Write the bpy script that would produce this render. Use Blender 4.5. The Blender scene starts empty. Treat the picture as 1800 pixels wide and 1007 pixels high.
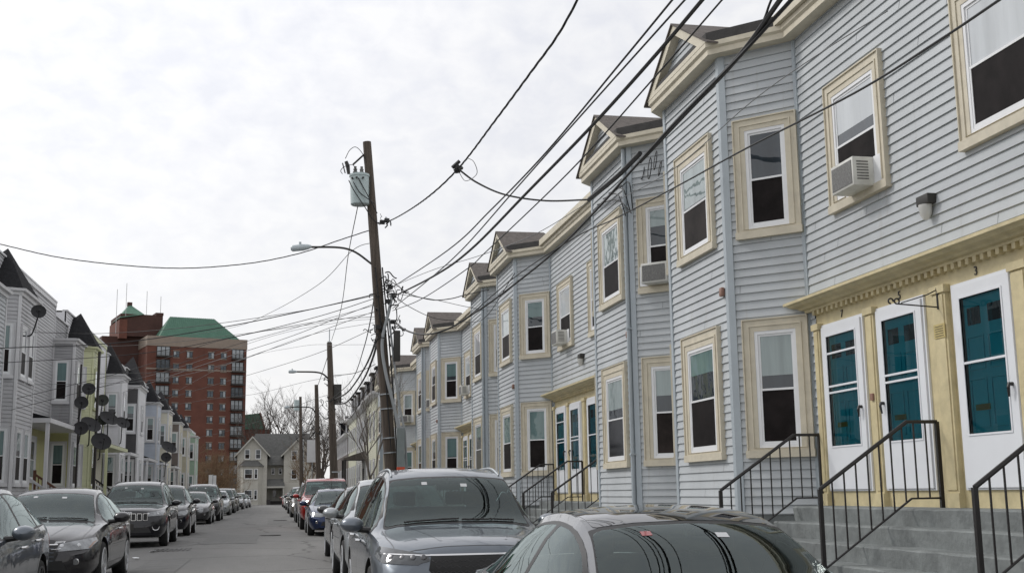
import bpy, bmesh, math, random
from mathutils import Vector, Matrix
from mathutils.bvhtree import BVHTree
random.seed(7)
SC = bpy.context.scene
COL = SC.collection
R = math.radians

# ---------------------------------------------------------------- camera
EYE = Vector((0, 0, 1.6))
YAW, PITCH, ROLL, FPX = 0.1986556, 0.1711406, -0.01538123, 2087.43
_F = Vector((math.sin(YAW)*math.cos(PITCH), math.cos(YAW)*math.cos(PITCH), math.sin(PITCH)))
_R = Vector((math.cos(YAW), -math.sin(YAW), 0)); _U = _R.cross(_F)
_R2 = _R*math.cos(ROLL) + _U*math.sin(ROLL); _U2 = _U*math.cos(ROLL) - _R*math.sin(ROLL)
cam_d = bpy.data.cameras.new('camera'); cam = bpy.data.objects.new('camera', cam_d); COL.objects.link(cam)
cam.matrix_world = Matrix(((_R2.x, _U2.x, -_F.x, EYE.x), (_R2.y, _U2.y, -_F.y, EYE.y), (_R2.z, _U2.z, -_F.z, EYE.z), (0, 0, 0, 1)))
cam_d.sensor_width = 36; cam_d.lens = FPX*36/1800; cam_d.clip_start = 0.1; cam_d.clip_end = 3000
SC.camera = cam
SC.render.resolution_x, SC.render.resolution_y = 1024, 572

# ---------------------------------------------------------------- sky, sun, exposure
SUN_EL, SUN_AZ = R(40), R(-54)      # azimuth from +Y towards +X
w = bpy.data.worlds.new('World'); SC.world = w; w.use_nodes = True
nt = w.node_tree; N = nt.nodes; L = nt.links; N.clear()
out = N.new('ShaderNodeOutputWorld'); bg = N.new('ShaderNodeBackground'); bg.inputs[1].default_value = 0.1
sky = N.new('ShaderNodeTexSky'); sky.sky_type = 'NISHITA'; sky.sun_disc = False
sky.sun_elevation = SUN_EL; sky.sun_rotation = SUN_AZ % (2*math.pi); sky.air_density = 1.0; sky.dust_density = 2.0
tc = N.new('ShaderNodeTexCoord'); sep = N.new('ShaderNodeSeparateXYZ'); L.new(tc.outputs['Generated'], sep.inputs[0])
zc = N.new('ShaderNodeMath'); zc.operation = 'ADD'; zc.inputs[1].default_value = 0.45; L.new(sep.outputs[2], zc.inputs[0])
dx = N.new('ShaderNodeMath'); dx.operation = 'DIVIDE'; L.new(sep.outputs[0], dx.inputs[0]); L.new(zc.outputs[0], dx.inputs[1])
dy = N.new('ShaderNodeMath'); dy.operation = 'DIVIDE'; L.new(sep.outputs[1], dy.inputs[0]); L.new(zc.outputs[0], dy.inputs[1])
cb = N.new('ShaderNodeCombineXYZ'); L.new(dx.outputs[0], cb.inputs[0]); L.new(dy.outputs[0], cb.inputs[1])
n1 = N.new('ShaderNodeTexNoise'); n1.inputs['Scale'].default_value = 24; n1.inputs['Detail'].default_value = 7; n1.inputs['Roughness'].default_value = 0.55
n1.inputs['Distortion'].default_value = 0.25
L.new(cb.outputs[0], n1.inputs['Vector'])
n2 = N.new('ShaderNodeTexNoise'); n2.inputs['Scale'].default_value = 2.6; n2.inputs['Detail'].default_value = 3; L.new(cb.outputs[0], n2.inputs['Vector'])
mad = N.new('ShaderNodeMath'); mad.operation = 'MULTIPLY_ADD'; mad.inputs[1].default_value = 0.5; L.new(n2.outputs[0], mad.inputs[0]); L.new(n1.outputs[0], mad.inputs[2])
rp = N.new('ShaderNodeValToRGB'); rp.color_ramp.elements[0].position = 0.56; rp.color_ramp.elements[0].color = (8.5, 8.62, 9.15, 1)
rp.color_ramp.elements[1].position = 0.92; rp.color_ramp.elements[1].color = (9.7, 9.7, 9.85, 1)
L.new(mad.outputs[0], rp.inputs[0])
hz = N.new('ShaderNodeMapRange'); hz.inputs[1].default_value = 0.0; hz.inputs[2].default_value = 0.32; L.new(sep.outputs[2], hz.inputs[0])
mh = N.new('ShaderNodeMix'); mh.data_type = 'RGBA'; mh.inputs[6].default_value = (9.6, 9.55, 9.5, 1)
L.new(hz.outputs[0], mh.inputs[0]); L.new(rp.outputs[0], mh.inputs[7])
mx = N.new('ShaderNodeMix'); mx.data_type = 'RGBA'; mx.inputs[0].default_value = 0.95
L.new(sky.outputs[0], mx.inputs[6]); L.new(mh.outputs[2], mx.inputs[7])
vd = N.new('ShaderNodeVectorMath'); vd.operation = 'DOT_PRODUCT'; L.new(tc.outputs['Generated'], vd.inputs[0])
vd.inputs[1].default_value = (math.sin(SUN_AZ)*math.cos(SUN_EL), math.cos(SUN_AZ)*math.cos(SUN_EL), math.sin(SUN_EL))
gm = N.new('ShaderNodeMapRange'); gm.interpolation_type = 'SMOOTHSTEP'; gm.inputs[1].default_value = 0.35; gm.inputs[2].default_value = 1.0; gm.inputs[3].default_value = 0.915; gm.inputs[4].default_value = 1.15; L.new(vd.outputs['Value'], gm.inputs[0])
gv = N.new('ShaderNodeVectorMath'); gv.operation = 'SCALE'; L.new(mx.outputs[2], gv.inputs[0]); L.new(gm.outputs[0], gv.inputs['Scale'])
L.new(gv.outputs[0], bg.inputs[0]); L.new(bg.outputs[0], out.inputs[0])
sd = bpy.data.lights.new('sun', 'SUN'); sd.energy = 1.5; sd.angle = R(12); sd.color = (1, 0.965, 0.92)
so = bpy.data.objects.new('sun', sd); COL.objects.link(so)
sdir = Vector((math.sin(SUN_AZ)*math.cos(SUN_EL), math.cos(SUN_AZ)*math.cos(SUN_EL), math.sin(SUN_EL)))
so.rotation_euler = sdir.to_track_quat('Z', 'Y').to_euler()
SC.view_settings.view_transform = 'Standard'; SC.view_settings.look = 'None'; SC.view_settings.exposure = 0.08; SC.view_settings.gamma = 1

# ---------------------------------------------------------------- ray helpers (photo pixel -> point at a real distance)
def _ray(u, v): return _F*FPX + _R2*(u-900) - _U2*(v-503.5)
def onX(u, v, X): d = _ray(u, v); return EYE + d*(X/d.x)
def onY(u, v, Y): d = _ray(u, v); return EYE + d*(Y/d.y)

# ---------------------------------------------------------------- materials
MATS = {}
def mat(name, col, rough=0.6, metal=0.0, coat=0.0, noise=0.0, nscale=4.0, bump=0.0, bscale=40.0, ior=1.5, col2=None, stretch=None, emit=None, alpha=None, spec=None, coat_rough=0.03):
    if name in MATS: return MATS[name]
    m = bpy.data.materials.new(name); m.use_nodes = True; MATS[name] = m
    nt = m.node_tree; N = nt.nodes; L = nt.links; b = N['Principled BSDF']
    c = (*col, 1) if len(col) == 3 else col
    b.inputs['Base Color'].default_value = c; b.inputs['Roughness'].default_value = rough; b.inputs['Metallic'].default_value = metal
    b.inputs['IOR'].default_value = ior
    if spec is not None: b.inputs['Specular IOR Level'].default_value = spec
    b.inputs['Coat Weight'].default_value = coat; b.inputs['Coat Roughness'].default_value = coat_rough
    if emit: b.inputs['Emission Color'].default_value = (*emit[:3], 1); b.inputs['Emission Strength'].default_value = emit[3]
    tc = N.new('ShaderNodeTexCoord'); mp = N.new('ShaderNodeMapping'); L.new(tc.outputs['Object'], mp.inputs[0])
    if stretch: mp.inputs['Scale'].default_value = stretch
    if noise > 0 or col2:
        n = N.new('ShaderNodeTexNoise'); n.inputs['Scale'].default_value = nscale; n.inputs['Detail'].default_value = 6; n.inputs['Roughness'].default_value = 0.62
        L.new(mp.outputs[0], n.inputs['Vector'])
        r = N.new('ShaderNodeValToRGB'); r.color_ramp.elements[0].position = 0.32; r.color_ramp.elements[1].position = 0.68
        if col2: r.color_ramp.elements[0].color = (*col2, 1); r.color_ramp.elements[1].color = c
        else:
            r.color_ramp.elements[0].color = tuple(x*(1-noise) for x in c[:3])+(1,)
            r.color_ramp.elements[1].color = tuple(min(1, x*(1+noise*0.6)) for x in c[:3])+(1,)
        L.new(n.outputs[0], r.inputs[0]); L.new(r.outputs[0], b.inputs['Base Color'])
    if bump > 0:
        n = N.new('ShaderNodeTexNoise'); n.inputs['Scale'].default_value = bscale; n.inputs['Detail'].default_value = 5
        L.new(mp.outputs[0], n.inputs['Vector'])
        bp = N.new('ShaderNodeBump'); bp.inputs['Strength'].default_value = bump; bp.inputs['Distance'].default_value = 0.02
        L.new(n.outputs[0], bp.inputs['Height']); L.new(bp.outputs[0], b.inputs['Normal'])
    return m

def siding(name, col):
    """vinyl siding: faint streaks, board to board variation and a few stains"""
    if name in MATS: return MATS[name]
    m = mat(name, col, rough=0.55, noise=0.09, nscale=1.3, bump=0.4, bscale=2.2, stretch=(1, 1, 0.6))
    nt = m.node_tree; N = nt.nodes; L = nt.links; b = N['Principled BSDF']
    src = b.inputs['Base Color'].links[0].from_socket
    tc = N.new('ShaderNodeTexCoord'); mp = N.new('ShaderNodeMapping'); mp.inputs['Scale'].default_value = (3.0, 3.0, 0.25)
    L.new(tc.outputs['Object'], mp.inputs[0])
    n = N.new('ShaderNodeTexNoise'); n.inputs['Scale'].default_value = 2.2; n.inputs['Detail'].default_value = 8; n.inputs['Roughness'].default_value = 0.7
    L.new(mp.outputs[0], n.inputs['Vector'])
    r = N.new('ShaderNodeValToRGB'); r.color_ramp.elements[0].position = 0.57; r.color_ramp.elements[0].color = (0, 0, 0, 1)
    r.color_ramp.elements[1].position = 0.8; r.color_ramp.elements[1].color = (0.75, 0.75, 0.75, 1)
    L.new(n.outputs[0], r.inputs[0])
    x = N.new('ShaderNodeMix'); x.data_type = 'RGBA'; L.new(r.outputs[0], x.inputs[0]); L.new(src, x.inputs[6])
    x.inputs[7].default_value = (col[0]*0.72, col[1]*0.66, col[2]*0.58, 1)
    sp = N.new('ShaderNodeSeparateXYZ'); L.new(tc.outputs['Object'], sp.inputs[0])
    dv = N.new('ShaderNodeMath'); dv.operation = 'DIVIDE'; dv.inputs[1].default_value = 0.115; L.new(sp.outputs[2], dv.inputs[0])
    fl = N.new('ShaderNodeMath'); fl.operation = 'FLOOR'; L.new(dv.outputs[0], fl.inputs[0])
    wn = N.new('ShaderNodeTexWhiteNoise'); wn.noise_dimensions = '1D'; L.new(fl.outputs[0], wn.inputs[1])
    mr = N.new('ShaderNodeMapRange'); mr.inputs[3].default_value = 0.97; mr.inputs[4].default_value = 1.025; L.new(wn.outputs[0], mr.inputs[0])
    mu = N.new('ShaderNodeMix'); mu.data_type = 'RGBA'; mu.blend_type = 'MULTIPLY'; mu.inputs[0].default_value = 1
    L.new(x.outputs[2], mu.inputs[6]); L.new(mr.outputs[0], mu.inputs[7]); L.new(mu.outputs[2], b.inputs['Base Color'])
    return m

def glassy(name, tint, refl=1.5, see=0.8):
    """thin clear glass: what is behind it shows, tinted, and it reflects by Fresnel"""
    if name in MATS: return MATS[name]
    m = bpy.data.materials.new(name); m.use_nodes = True; MATS[name] = m
    nt = m.node_tree; N = nt.nodes; L = nt.links; N.clear()
    o = N.new('ShaderNodeOutputMaterial'); t = N.new('ShaderNodeBsdfTransparent'); g = N.new('ShaderNodeBsdfGlossy'); f = N.new('ShaderNodeFresnel'); x = N.new('ShaderNodeMixShader')
    t.inputs[0].default_value = (tint[0]*see, tint[1]*see, tint[2]*see, 1); g.inputs['Roughness'].default_value = 0.01; g.inputs[0].default_value = (0.86, 0.97, 0.96, 1)
    f.inputs[0].default_value = refl
    L.new(f.outputs[0], x.inputs[0]); L.new(t.outputs[0], x.inputs[1]); L.new(g.outputs[0], x.inputs[2]); L.new(x.outputs[0], o.inputs[0])
    return m

# ---------------------------------------------------------------- mesh builder
class MB:
    def __init__(s): s.v = []; s.f = []; s.m = []
    def add(s, vs, fs, mi=0):
        b = len(s.v); s.v += [tuple(p) for p in vs]
        for f in fs: s.f.append(tuple(b+i for i in f)); s.m.append(mi)
        return s
    def quad(s, a, b, c, d, mi=0): return s.add([a, b, c, d], [(0, 1, 2, 3)], mi)
    def tri(s, a, b, c, mi=0): return s.add([a, b, c], [(0, 1, 2)], mi)
    def poly(s, pts, mi=0): return s.add(pts, [tuple(range(len(pts)))], mi)
    def hexa(s, p, mi=0):   # 8 corners: 0-3 one side (loop), 4-7 the opposite side, same order
        return s.add(p, [(3, 2, 1, 0), (4, 5, 6, 7), (0, 1, 5, 4), (1, 2, 6, 5), (2, 3, 7, 6), (3, 0, 4, 7)], mi)
    def box(s, x0, x1, y0, y1, z0, z1, mi=0):
        if x0 > x1: x0, x1 = x1, x0
        if y0 > y1: y0, y1 = y1, y0
        return s.hexa([(x0, y0, z0), (x1, y0, z0), (x1, y1, z0), (x0, y1, z0), (x0, y0, z1), (x1, y0, z1), (x1, y1, z1), (x0, y1, z1)], mi)
    def prism(s, loop, off, mi=0):
        n = len(loop); off = Vector(off); a = [Vector(p) for p in loop]; b = [p+off for p in a]
        s.add(a+b, [tuple(range(n))[::-1], tuple(range(n, 2*n))]+[(i, (i+1) % n, n+(i+1) % n, n+i) for i in range(n)], mi)
        return s
    def tube(s, pts, r, n=6, mi=0, caps=True):
        pts = [Vector(p) for p in pts]; k = len(pts); rs = r if isinstance(r, (list, tuple)) else [r]*k
        rings = []; prev = None
        for i, p in enumerate(pts):
            t = (pts[min(i+1, k-1)]-pts[max(i-1, 0)])
            if t.length < 1e-9: t = Vector((0, 0, 1))
            t.normalize()
            if prev is None:
                a = t.cross(Vector((0, 0, 1)))
                if a.length < 1e-3: a = t.cross(Vector((1, 0, 0)))
            else: a = prev - t*prev.dot(t)
            a.normalize(); prev = a; b = t.cross(a)
            rings.append([p + (a*math.cos(2*math.pi*j/n)+b*math.sin(2*math.pi*j/n))*rs[i] for j in range(n)])
        vs = [q for rg in rings for q in rg]
        fs = [(i*n+j, i*n+(j+1) % n, (i+1)*n+(j+1) % n, (i+1)*n+j) for i in range(k-1) for j in range(n)]
        if caps: fs += [tuple(range(n))[::-1], tuple((k-1)*n+j for j in range(n))]
        return s.add(vs, fs, mi)
    def cyl(s, a, b, r, n=16, mi=0, r2=None): return s.tube([a, b], [r, r if r2 is None else r2], n, mi)
    def lathe(s, c, axis, prof, n=24, mi=0, caps=True):
        """prof: list of (distance along axis, radius)"""
        axis = Vector(axis).normalized(); c = Vector(c)
        a = axis.cross(Vector((0, 0, 1)))
        if a.length < 1e-3: a = axis.cross(Vector((1, 0, 0)))
        a.normalize(); b = axis.cross(a); k = len(prof)
        vs = [c+axis*d+(a*math.cos(2*math.pi*j/n)+b*math.sin(2*math.pi*j/n))*r for d, r in prof for j in range(n)]
        fs = [(i*n+j, i*n+(j+1) % n, (i+1)*n+(j+1) % n, (i+1)*n+j) for i in range(k-1) for j in range(n)]
        if caps and prof[0][1] > 1e-5: fs.append(tuple(range(n))[::-1])
        if caps and prof[-1][1] > 1e-5: fs.append(tuple((k-1)*n+j for j in range(n)))
        return s.add(vs, fs, mi)
    def build(s, name, mats, parent=None, smooth=False, angle=35, bevel=0, recalc=True):
        me = bpy.data.meshes.new(name); me.from_pydata(s.v, [], s.f)
        if not isinstance(mats, (list, tuple)): mats = [mats]
        for m in mats: me.materials.append(m)
        if len(mats) > 1: me.polygons.foreach_set('material_index', s.m)
        bm = bmesh.new(); bm.from_mesh(me)
        if recalc: bmesh.ops.recalc_face_normals(bm, faces=bm.faces)
        if bevel:
            bmesh.ops.remove_doubles(bm, verts=bm.verts, dist=1e-5)
            es = [e for e in bm.edges if len(e.link_faces) == 2 and e.calc_face_angle(0) > R(30)]
            bmesh.ops.bevel(bm, geom=es, offset=bevel, segments=2, profile=0.5, affect='EDGES', clamp_overlap=True)
        bm.to_mesh(me); bm.free()
        if smooth or bevel:
            me.shade_smooth(); me.set_sharp_from_angle(angle=R(angle))
        me.update()
        o = bpy.data.objects.new(name, me); COL.objects.link(o)
        if parent is not None: o.parent = parent
        return o

def tag(o, label=None, cat=None, group=None, kind=None):
    if label: o['label'] = label
    if cat: o['category'] = cat
    if group: o['group'] = group
    if kind: o['kind'] = kind
    return o
def thing(name, loc, label, cat, group=None):
    o = bpy.data.objects.new(name, None); COL.objects.link(o); o.location = loc; o.empty_display_size = 0.2
    return tag(o, label, cat, group)
def copy_tree(o, parent=None):
    c = o.copy(); COL.objects.link(c); c.parent = parent
    for ch in list(o.children): copy_tree(ch, c)
    return c
def lerp(a, b, t): return a+(b-a)*t
def pw(tab, x):
    if x <= tab[0][0]: return tab[0][1]
    for (a, va), (b, vb) in zip(tab, tab[1:]):
        if x <= b: return lerp(va, vb, (x-a)/(b-a))
    return tab[-1][1]
def pchip(tab):
    xs = [a for a, _ in tab]; ys = [b for _, b in tab]; n = len(xs)
    h = [xs[i+1]-xs[i] for i in range(n-1)]; d = [(ys[i+1]-ys[i])/h[i] for i in range(n-1)]
    m = [d[0]]+[0 if d[i-1]*d[i] <= 0 else 2*d[i-1]*d[i]/(d[i-1]+d[i]) for i in range(1, n-1)]+[d[-1]]
    def f(x):
        if x <= xs[0]: return ys[0]
        if x >= xs[-1]: return ys[-1]
        i = 0
        while x > xs[i+1]: i += 1
        t = (x-xs[i])/h[i]
        return (2*t**3-3*t*t+1)*ys[i]+(t**3-2*t*t+t)*h[i]*m[i]+(-2*t**3+3*t*t)*ys[i+1]+(t**3-t*t)*h[i]*m[i+1]
    return f
GZ = pchip([(-40, 0.0), (3, 0.0), (8, 0.06), (13, 0.2), (17, 0.32), (22, 0.36), (38, 0.38), (60, 0.44), (100, 0.5), (130, 0.42), (175, 0.25), (400, 0.2)])
KERB = 0.13
def spline(pts, per=8):
    pts = [Vector(p) for p in pts]
    if len(pts) < 3: return pts
    P = [pts[0]*2-pts[1]]+pts+[pts[-1]*2-pts[-2]]; o = []
    for i in range(1, len(P)-2):
        for k in range(per):
            t = k/per; a, b, c, d = P[i-1], P[i], P[i+1], P[i+2]
            o.append(0.5*((2*b)+(c-a)*t+(2*a-5*b+4*c-d)*t*t+(3*b-a-3*c+d)*t**3))
    o.append(pts[-1]); return o
def text_obj(s, size, name, m, parent, matrix, depth=0.004):
    c = bpy.data.curves.new('t', 'FONT'); c.body = s; c.size = size; c.extrude = depth; c.align_x = 'CENTER'; c.align_y = 'CENTER'
    t = bpy.data.objects.new('t', c); COL.objects.link(t)
    dg = bpy.context.evaluated_depsgraph_get(); me = bpy.data.meshes.new_from_object(t.evaluated_get(dg))
    bpy.data.objects.remove(t); me.transform(matrix); me.materials.clear(); me.materials.append(m)
    o = bpy.data.objects.new(name, me); COL.objects.link(o); o.parent = parent
    return o

# ---------------------------------------------------------------- palette
BLUE = siding('blue_grey_siding', (0.455, 0.482, 0.498))
JOINT = mat('butt_joint', (0.16, 0.17, 0.18), 0.7)  # dark slits where siding boards butt end to end
TRIMB = mat('blue_grey_trim', (0.38, 0.425, 0.455), 0.45, noise=0.05, nscale=3)
CREAM = mat('cream_paint', (0.60, 0.55, 0.435), 0.55, noise=0.11, nscale=5.5, bump=0.1, bscale=30)
YEL = mat('yellow_cream_paint', (0.58, 0.50, 0.30), 0.5, noise=0.18, nscale=5.0, bump=0.1, bscale=30)
WHITE = mat('white_vinyl', (0.78, 0.79, 0.80), 0.35, noise=0.04, nscale=3)
WDOOR = mat('white_door', (0.74, 0.76, 0.79), 0.35, noise=0.03, nscale=2)
UPANE = [mat('curtained_pane_%s' % n, c, 0.02, ior=1.7, noise=nz, nscale=sc, stretch=(6, 6, 0.4)) for n, c, nz, sc in
         (('pale', (0.30, 0.36, 0.36), 0.25, 0.8), ('teal', (0.13, 0.21, 0.21), 0.2, 1.0), ('white', (0.52, 0.55, 0.57), 0.15, 0.7), ('dim', (0.035, 0.045, 0.055), 0.3, 1.0))]
def _wavy(m, s=0.25, sc=2.5):
    N = m.node_tree.nodes; L = m.node_tree.links; tc = N.new('ShaderNodeTexCoord'); n = N.new('ShaderNodeTexNoise'); n.inputs['Scale'].default_value = sc
    L.new(tc.outputs['Object'], n.inputs['Vector']); bp = N.new('ShaderNodeBump'); bp.inputs['Strength'].default_value = s; bp.inputs['Distance'].default_value = 0.02
    L.new(n.outputs[0], bp.inputs['Height']); L.new(bp.outputs[0], N['Principled BSDF'].inputs['Normal'])
for m_ in UPANE: _wavy(m_)
LPANE = mat('insect_screen', (0.016, 0.013, 0.013), 0.5, ior=1.25, spec=0.25, noise=0.5, nscale=3)
ROOFD = mat('dark_roofing', (0.045, 0.043, 0.042), 0.8, noise=0.3, nscale=5, bump=0.3, bscale=50)
SHING = mat('brown_shingle', (0.115, 0.10, 0.09), 0.9, noise=0.35, nscale=9, bump=0.5, bscale=70)
BSHIN = mat('black_shingle', (0.017, 0.017, 0.019), 0.95, spec=0.2, noise=0.4, nscale=8, bump=0.5, bscale=60)
CONC = mat('grey_concrete', (0.185, 0.20, 0.198), 0.85, noise=0.28, nscale=3.5, bump=0.5, bscale=18)
IRON = mat('black_iron', (0.02, 0.018, 0.018), 0.4)
BRASS = mat('brass', (0.55, 0.42, 0.16), 0.3, metal=0.9)
TEAL = mat('teal_door', (0.03, 0.46, 0.56), 0.4, noise=0.08, nscale=3)
DGLASS = glassy('storm_glass', (0.75, 0.85, 0.88), 1.5, 0.72)
BLACKP = mat('black_plastic', (0.018, 0.018, 0.018), 0.5)
ACW = mat('ac_white', (0.62, 0.62, 0.58), 0.5, noise=0.15, nscale=6)
ACG = mat('ac_grille', (0.16, 0.16, 0.155), 0.6, noise=0.4, nscale=40)
GALV = mat('galvanised', (0.42, 0.45, 0.47), 0.45, metal=0.5, noise=0.15, nscale=6)
WOODP = mat('pole_wood', (0.10, 0.08, 0.064), 0.9, noise=0.45, nscale=3, bump=0.6, bscale=22, stretch=(6, 6, 0.35))
CABLE = mat('black_cable', (0.014, 0.014, 0.015), 0.6)
CABLG = mat('grey_cable', (0.16, 0.165, 0.17), 0.6)
LPANES = [LPANE, mat('screen_brown', (0.03, 0.024, 0.022), 0.5, ior=1.25, spec=0.25, noise=0.6, nscale=2), mat('screen_glass', (0.02, 0.022, 0.026), 0.06, ior=1.45, noise=0.5, nscale=2)]
REDL = mat('red_plastic', (0.27, 0.15, 0.11), 0.4)

# ---------------------------------------------------------------- ground, road, pavements
def strip(name, xs, ys, dz, m, label=None, extra=None):
    b = MB(); n = len(xs)
    vs = [(x, y, GZ(y)+dz+(extra(x, y) if extra else 0)) for y in ys for x in xs]
    fs = [(j*n+i, j*n+i+1, (j+1)*n+i+1, (j+1)*n+i) for j in range(len(ys)-1) for i in range(n-1)]
    b.add(vs, fs); o = b.build(name, m, smooth=True); tag(o, label, kind='structure'); return o
ASPH = mat('asphalt', (0.18, 0.177, 0.17), 0.85, noise=0.16, nscale=0.7, bump=0.35, bscale=120, stretch=(1, 0.25, 1))
def asphalt_detail(m):
    N = m.node_tree.nodes; L = m.node_tree.links; b = N['Principled BSDF']; src = b.inputs['Base Color'].links[0].from_socket
    tc = N.new('ShaderNodeTexCoord')
    n = N.new('ShaderNodeTexNoise'); n.inputs['Scale'].default_value = 55; n.inputs['Detail'].default_value = 4; L.new(tc.outputs['Object'], n.inputs['Vector'])
    mr = N.new('ShaderNodeMapRange'); mr.inputs[1].default_value = 0.3; mr.inputs[2].default_value = 0.7; mr.inputs[3].default_value = 0.75; mr.inputs[4].default_value = 1.25
    L.new(n.outputs[0], mr.inputs[0])
    mu = N.new('ShaderNodeMix'); mu.data_type = 'RGBA'; mu.blend_type = 'MULTIPLY'; mu.inputs[0].default_value = 1; L.new(src, mu.inputs[6]); L.new(mr.outputs[0], mu.inputs[7])
    # cracks
    vo = N.new('ShaderNodeTexVoronoi'); vo.feature = 'DISTANCE_TO_EDGE'; vo.inputs['Scale'].default_value = 0.35
    nd = N.new('ShaderNodeTexNoise'); nd.inputs['Scale'].default_value = 1.7; nd.inputs['Detail'].default_value = 5; L.new(tc.outputs['Object'], nd.inputs['Vector'])
    va = N.new('ShaderNodeMix'); va.data_type = 'RGBA'; va.inputs[0].default_value = 0.35; L.new(tc.outputs['Object'], va.inputs[6]); L.new(nd.outputs['Color'], va.inputs[7])
    L.new(va.outputs[2], vo.inputs['Vector'])
    r = N.new('ShaderNodeValToRGB'); r.color_ramp.elements[0].position = 0.0; r.color_ramp.elements[0].color = (0.45, 0.45, 0.45, 1); r.color_ramp.elements[1].position = 0.016; r.color_ramp.elements[1].color = (1, 1, 1, 1)
    L.new(vo.outputs['Distance'], r.inputs[0])
    m2 = N.new('ShaderNodeMix'); m2.data_type = 'RGBA'; m2.blend_type = 'MULTIPLY'; m2.inputs[0].default_value = 1; L.new(mu.outputs[2], m2.inputs[6]); L.new(r.outputs[0], m2.inputs[7])
    L.new(m2.outputs[2], b.inputs['Base Color'])
asphalt_detail(ASPH)
GROUND = mat('ground_earth', (0.13, 0.12, 0.10), 0.95, noise=0.3, nscale=0.5)
ys = [-40+i*3 for i in range(75)]
XR, XL = 3.15, -4.95
strip('ground', [-400, -60, -5.3, 3.5, 60, 400], [-60]+ys+[250, 400, 900], -0.06, GROUND, 'bare ground under and beyond the houses')
strip('road', [XL-0.3, -3, -1, 1, XR+0.3], ys, 0.0, ASPH, 'worn grey asphalt street with patches', lambda x, y: -0.012*abs(x+0.9))
PAVE = mat('pavement_concrete', (0.27, 0.265, 0.25), 0.9, noise=0.15, nscale=1.2, bump=0.2, bscale=60)
KST = mat('kerb_granite', (0.30, 0.295, 0.285), 0.85, noise=0.25, nscale=12)
for sx, name, x0, x1 in ((1, 'pavement', XR+0.16, 7.6), (-1, 'pavement', -9.3, XL-0.16)):
    strip(name, [x0, x1], ys, KERB, PAVE, 'concrete pavement on the %s side' % ('right' if sx > 0 else 'left'))
for x0, x1, s in ((XR, XR+0.16, 'right'), (XL-0.16, XL, 'left')):
    b = MB(); 
    for y0, y1 in zip(ys, ys[1:]):
        b.hexa([(x0, y0, GZ(y0)-0.1), (x1, y0, GZ(y0)-0.1), (x1, y0, GZ(y0)+KERB+0.004), (x0, y0, GZ(y0)+KERB+0.004), (x0, y1, GZ(y1)-0.1), (x1, y1, GZ(y1)-0.1), (x1, y1, GZ(y1)+KERB+0.004), (x0, y1, GZ(y1)+KERB+0.004)])
    tag(b.build('kerb', KST), 'granite kerb on the %s side' % s, kind='structure')
# crossing street at the far end
strip('side_road', [-60, 60], [172, 176, 182, 184], 0.02, ASPH, 'cross street at the far end')
TAR = mat('tar_patch', (0.168, 0.166, 0.16), 0.85, noise=0.2, nscale=3, bump=0.3, bscale=120)
for x0, x1, y0, y1 in ((-1.9, -0.4, 33, 40), (-0.2, 0.75, 52, 66), (-2.4, -1.6, 21, 25.5), (-2.3, 1.0, 88, 90)):
    n = 8; strip('road_patch', [lerp(x0, x1, i/4) for i in range(5)], [lerp(y0, y1, i/n) for i in range(n+1)], 0.006, TAR, 'darker repaired asphalt patch', lambda x, y: -0.012*abs(x+0.9))
# road furniture: drain slots, lid, patches
DARKM = mat('dark_metal', (0.035, 0.033, 0.03), 0.6)
def gpos(u, v):
    y = 20.0
    for _ in range(12):
        d = _ray(u, v); z = GZ(y)-1.6; p = d*(z/d.z); y = max(4, min(180, p.y))
    return EYE+p
p = gpos(303, 965); o = MB()
for dy_ in (-0.45, 0.45): o.box(p.x-0.45, p.x+0.45, p.y+dy_-0.22, p.y+dy_+0.22, GZ(p.y)-0.02-0.03, GZ(p.y)-0.012)
for k in range(8): o.box(p.x-0.4+k*0.11, p.x-0.36+k*0.11, p.y-0.62, p.y+0.62, GZ(p.y)-0.02, GZ(p.y)-0.004)
tag(o.build('drain_grate', DARKM), 'dark iron drain grate let into the road beside the black parked SUV', 'drain')
for u, v, lb in ((269, 969, 'small white scrap of litter on the road near the drain'), (240, 981, 'flat white paper scrap on the road beside the grey sedan'), (514, 893, 'pale scrap lying on the far road')):
    p = gpos(u, v); o = MB(); n = 7
    top = [(p.x+math.cos(a*6.28/n)*random.uniform(.05, .13), p.y+math.sin(a*6.28/n)*random.uniform(.08, .2), GZ(p.y)+random.uniform(.005, .03)) for a in range(n)]
    o.prism(top, (0, 0, 0.006)); tag(o.build('litter', WHITE), lb, 'litter')
for u, v, rr, lb in ((475, 940, 0.33, 'round iron manhole cover in the middle of the road'), (492, 914, .33, 'far round manhole cover near the right hand cars')):
    p = gpos(u, v); o = MB(); o.cyl((p.x, p.y, GZ(p.y)-0.05), (p.x, p.y, GZ(p.y)+0.006), rr, 24); o.cyl((p.x, p.y, GZ(p.y)), (p.x, p.y, GZ(p.y)+0.012), rr*0.86, 24)
    tag(o.build('manhole_cover', DARKM), lb, 'manhole cover', 'manhole covers in the road')

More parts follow.
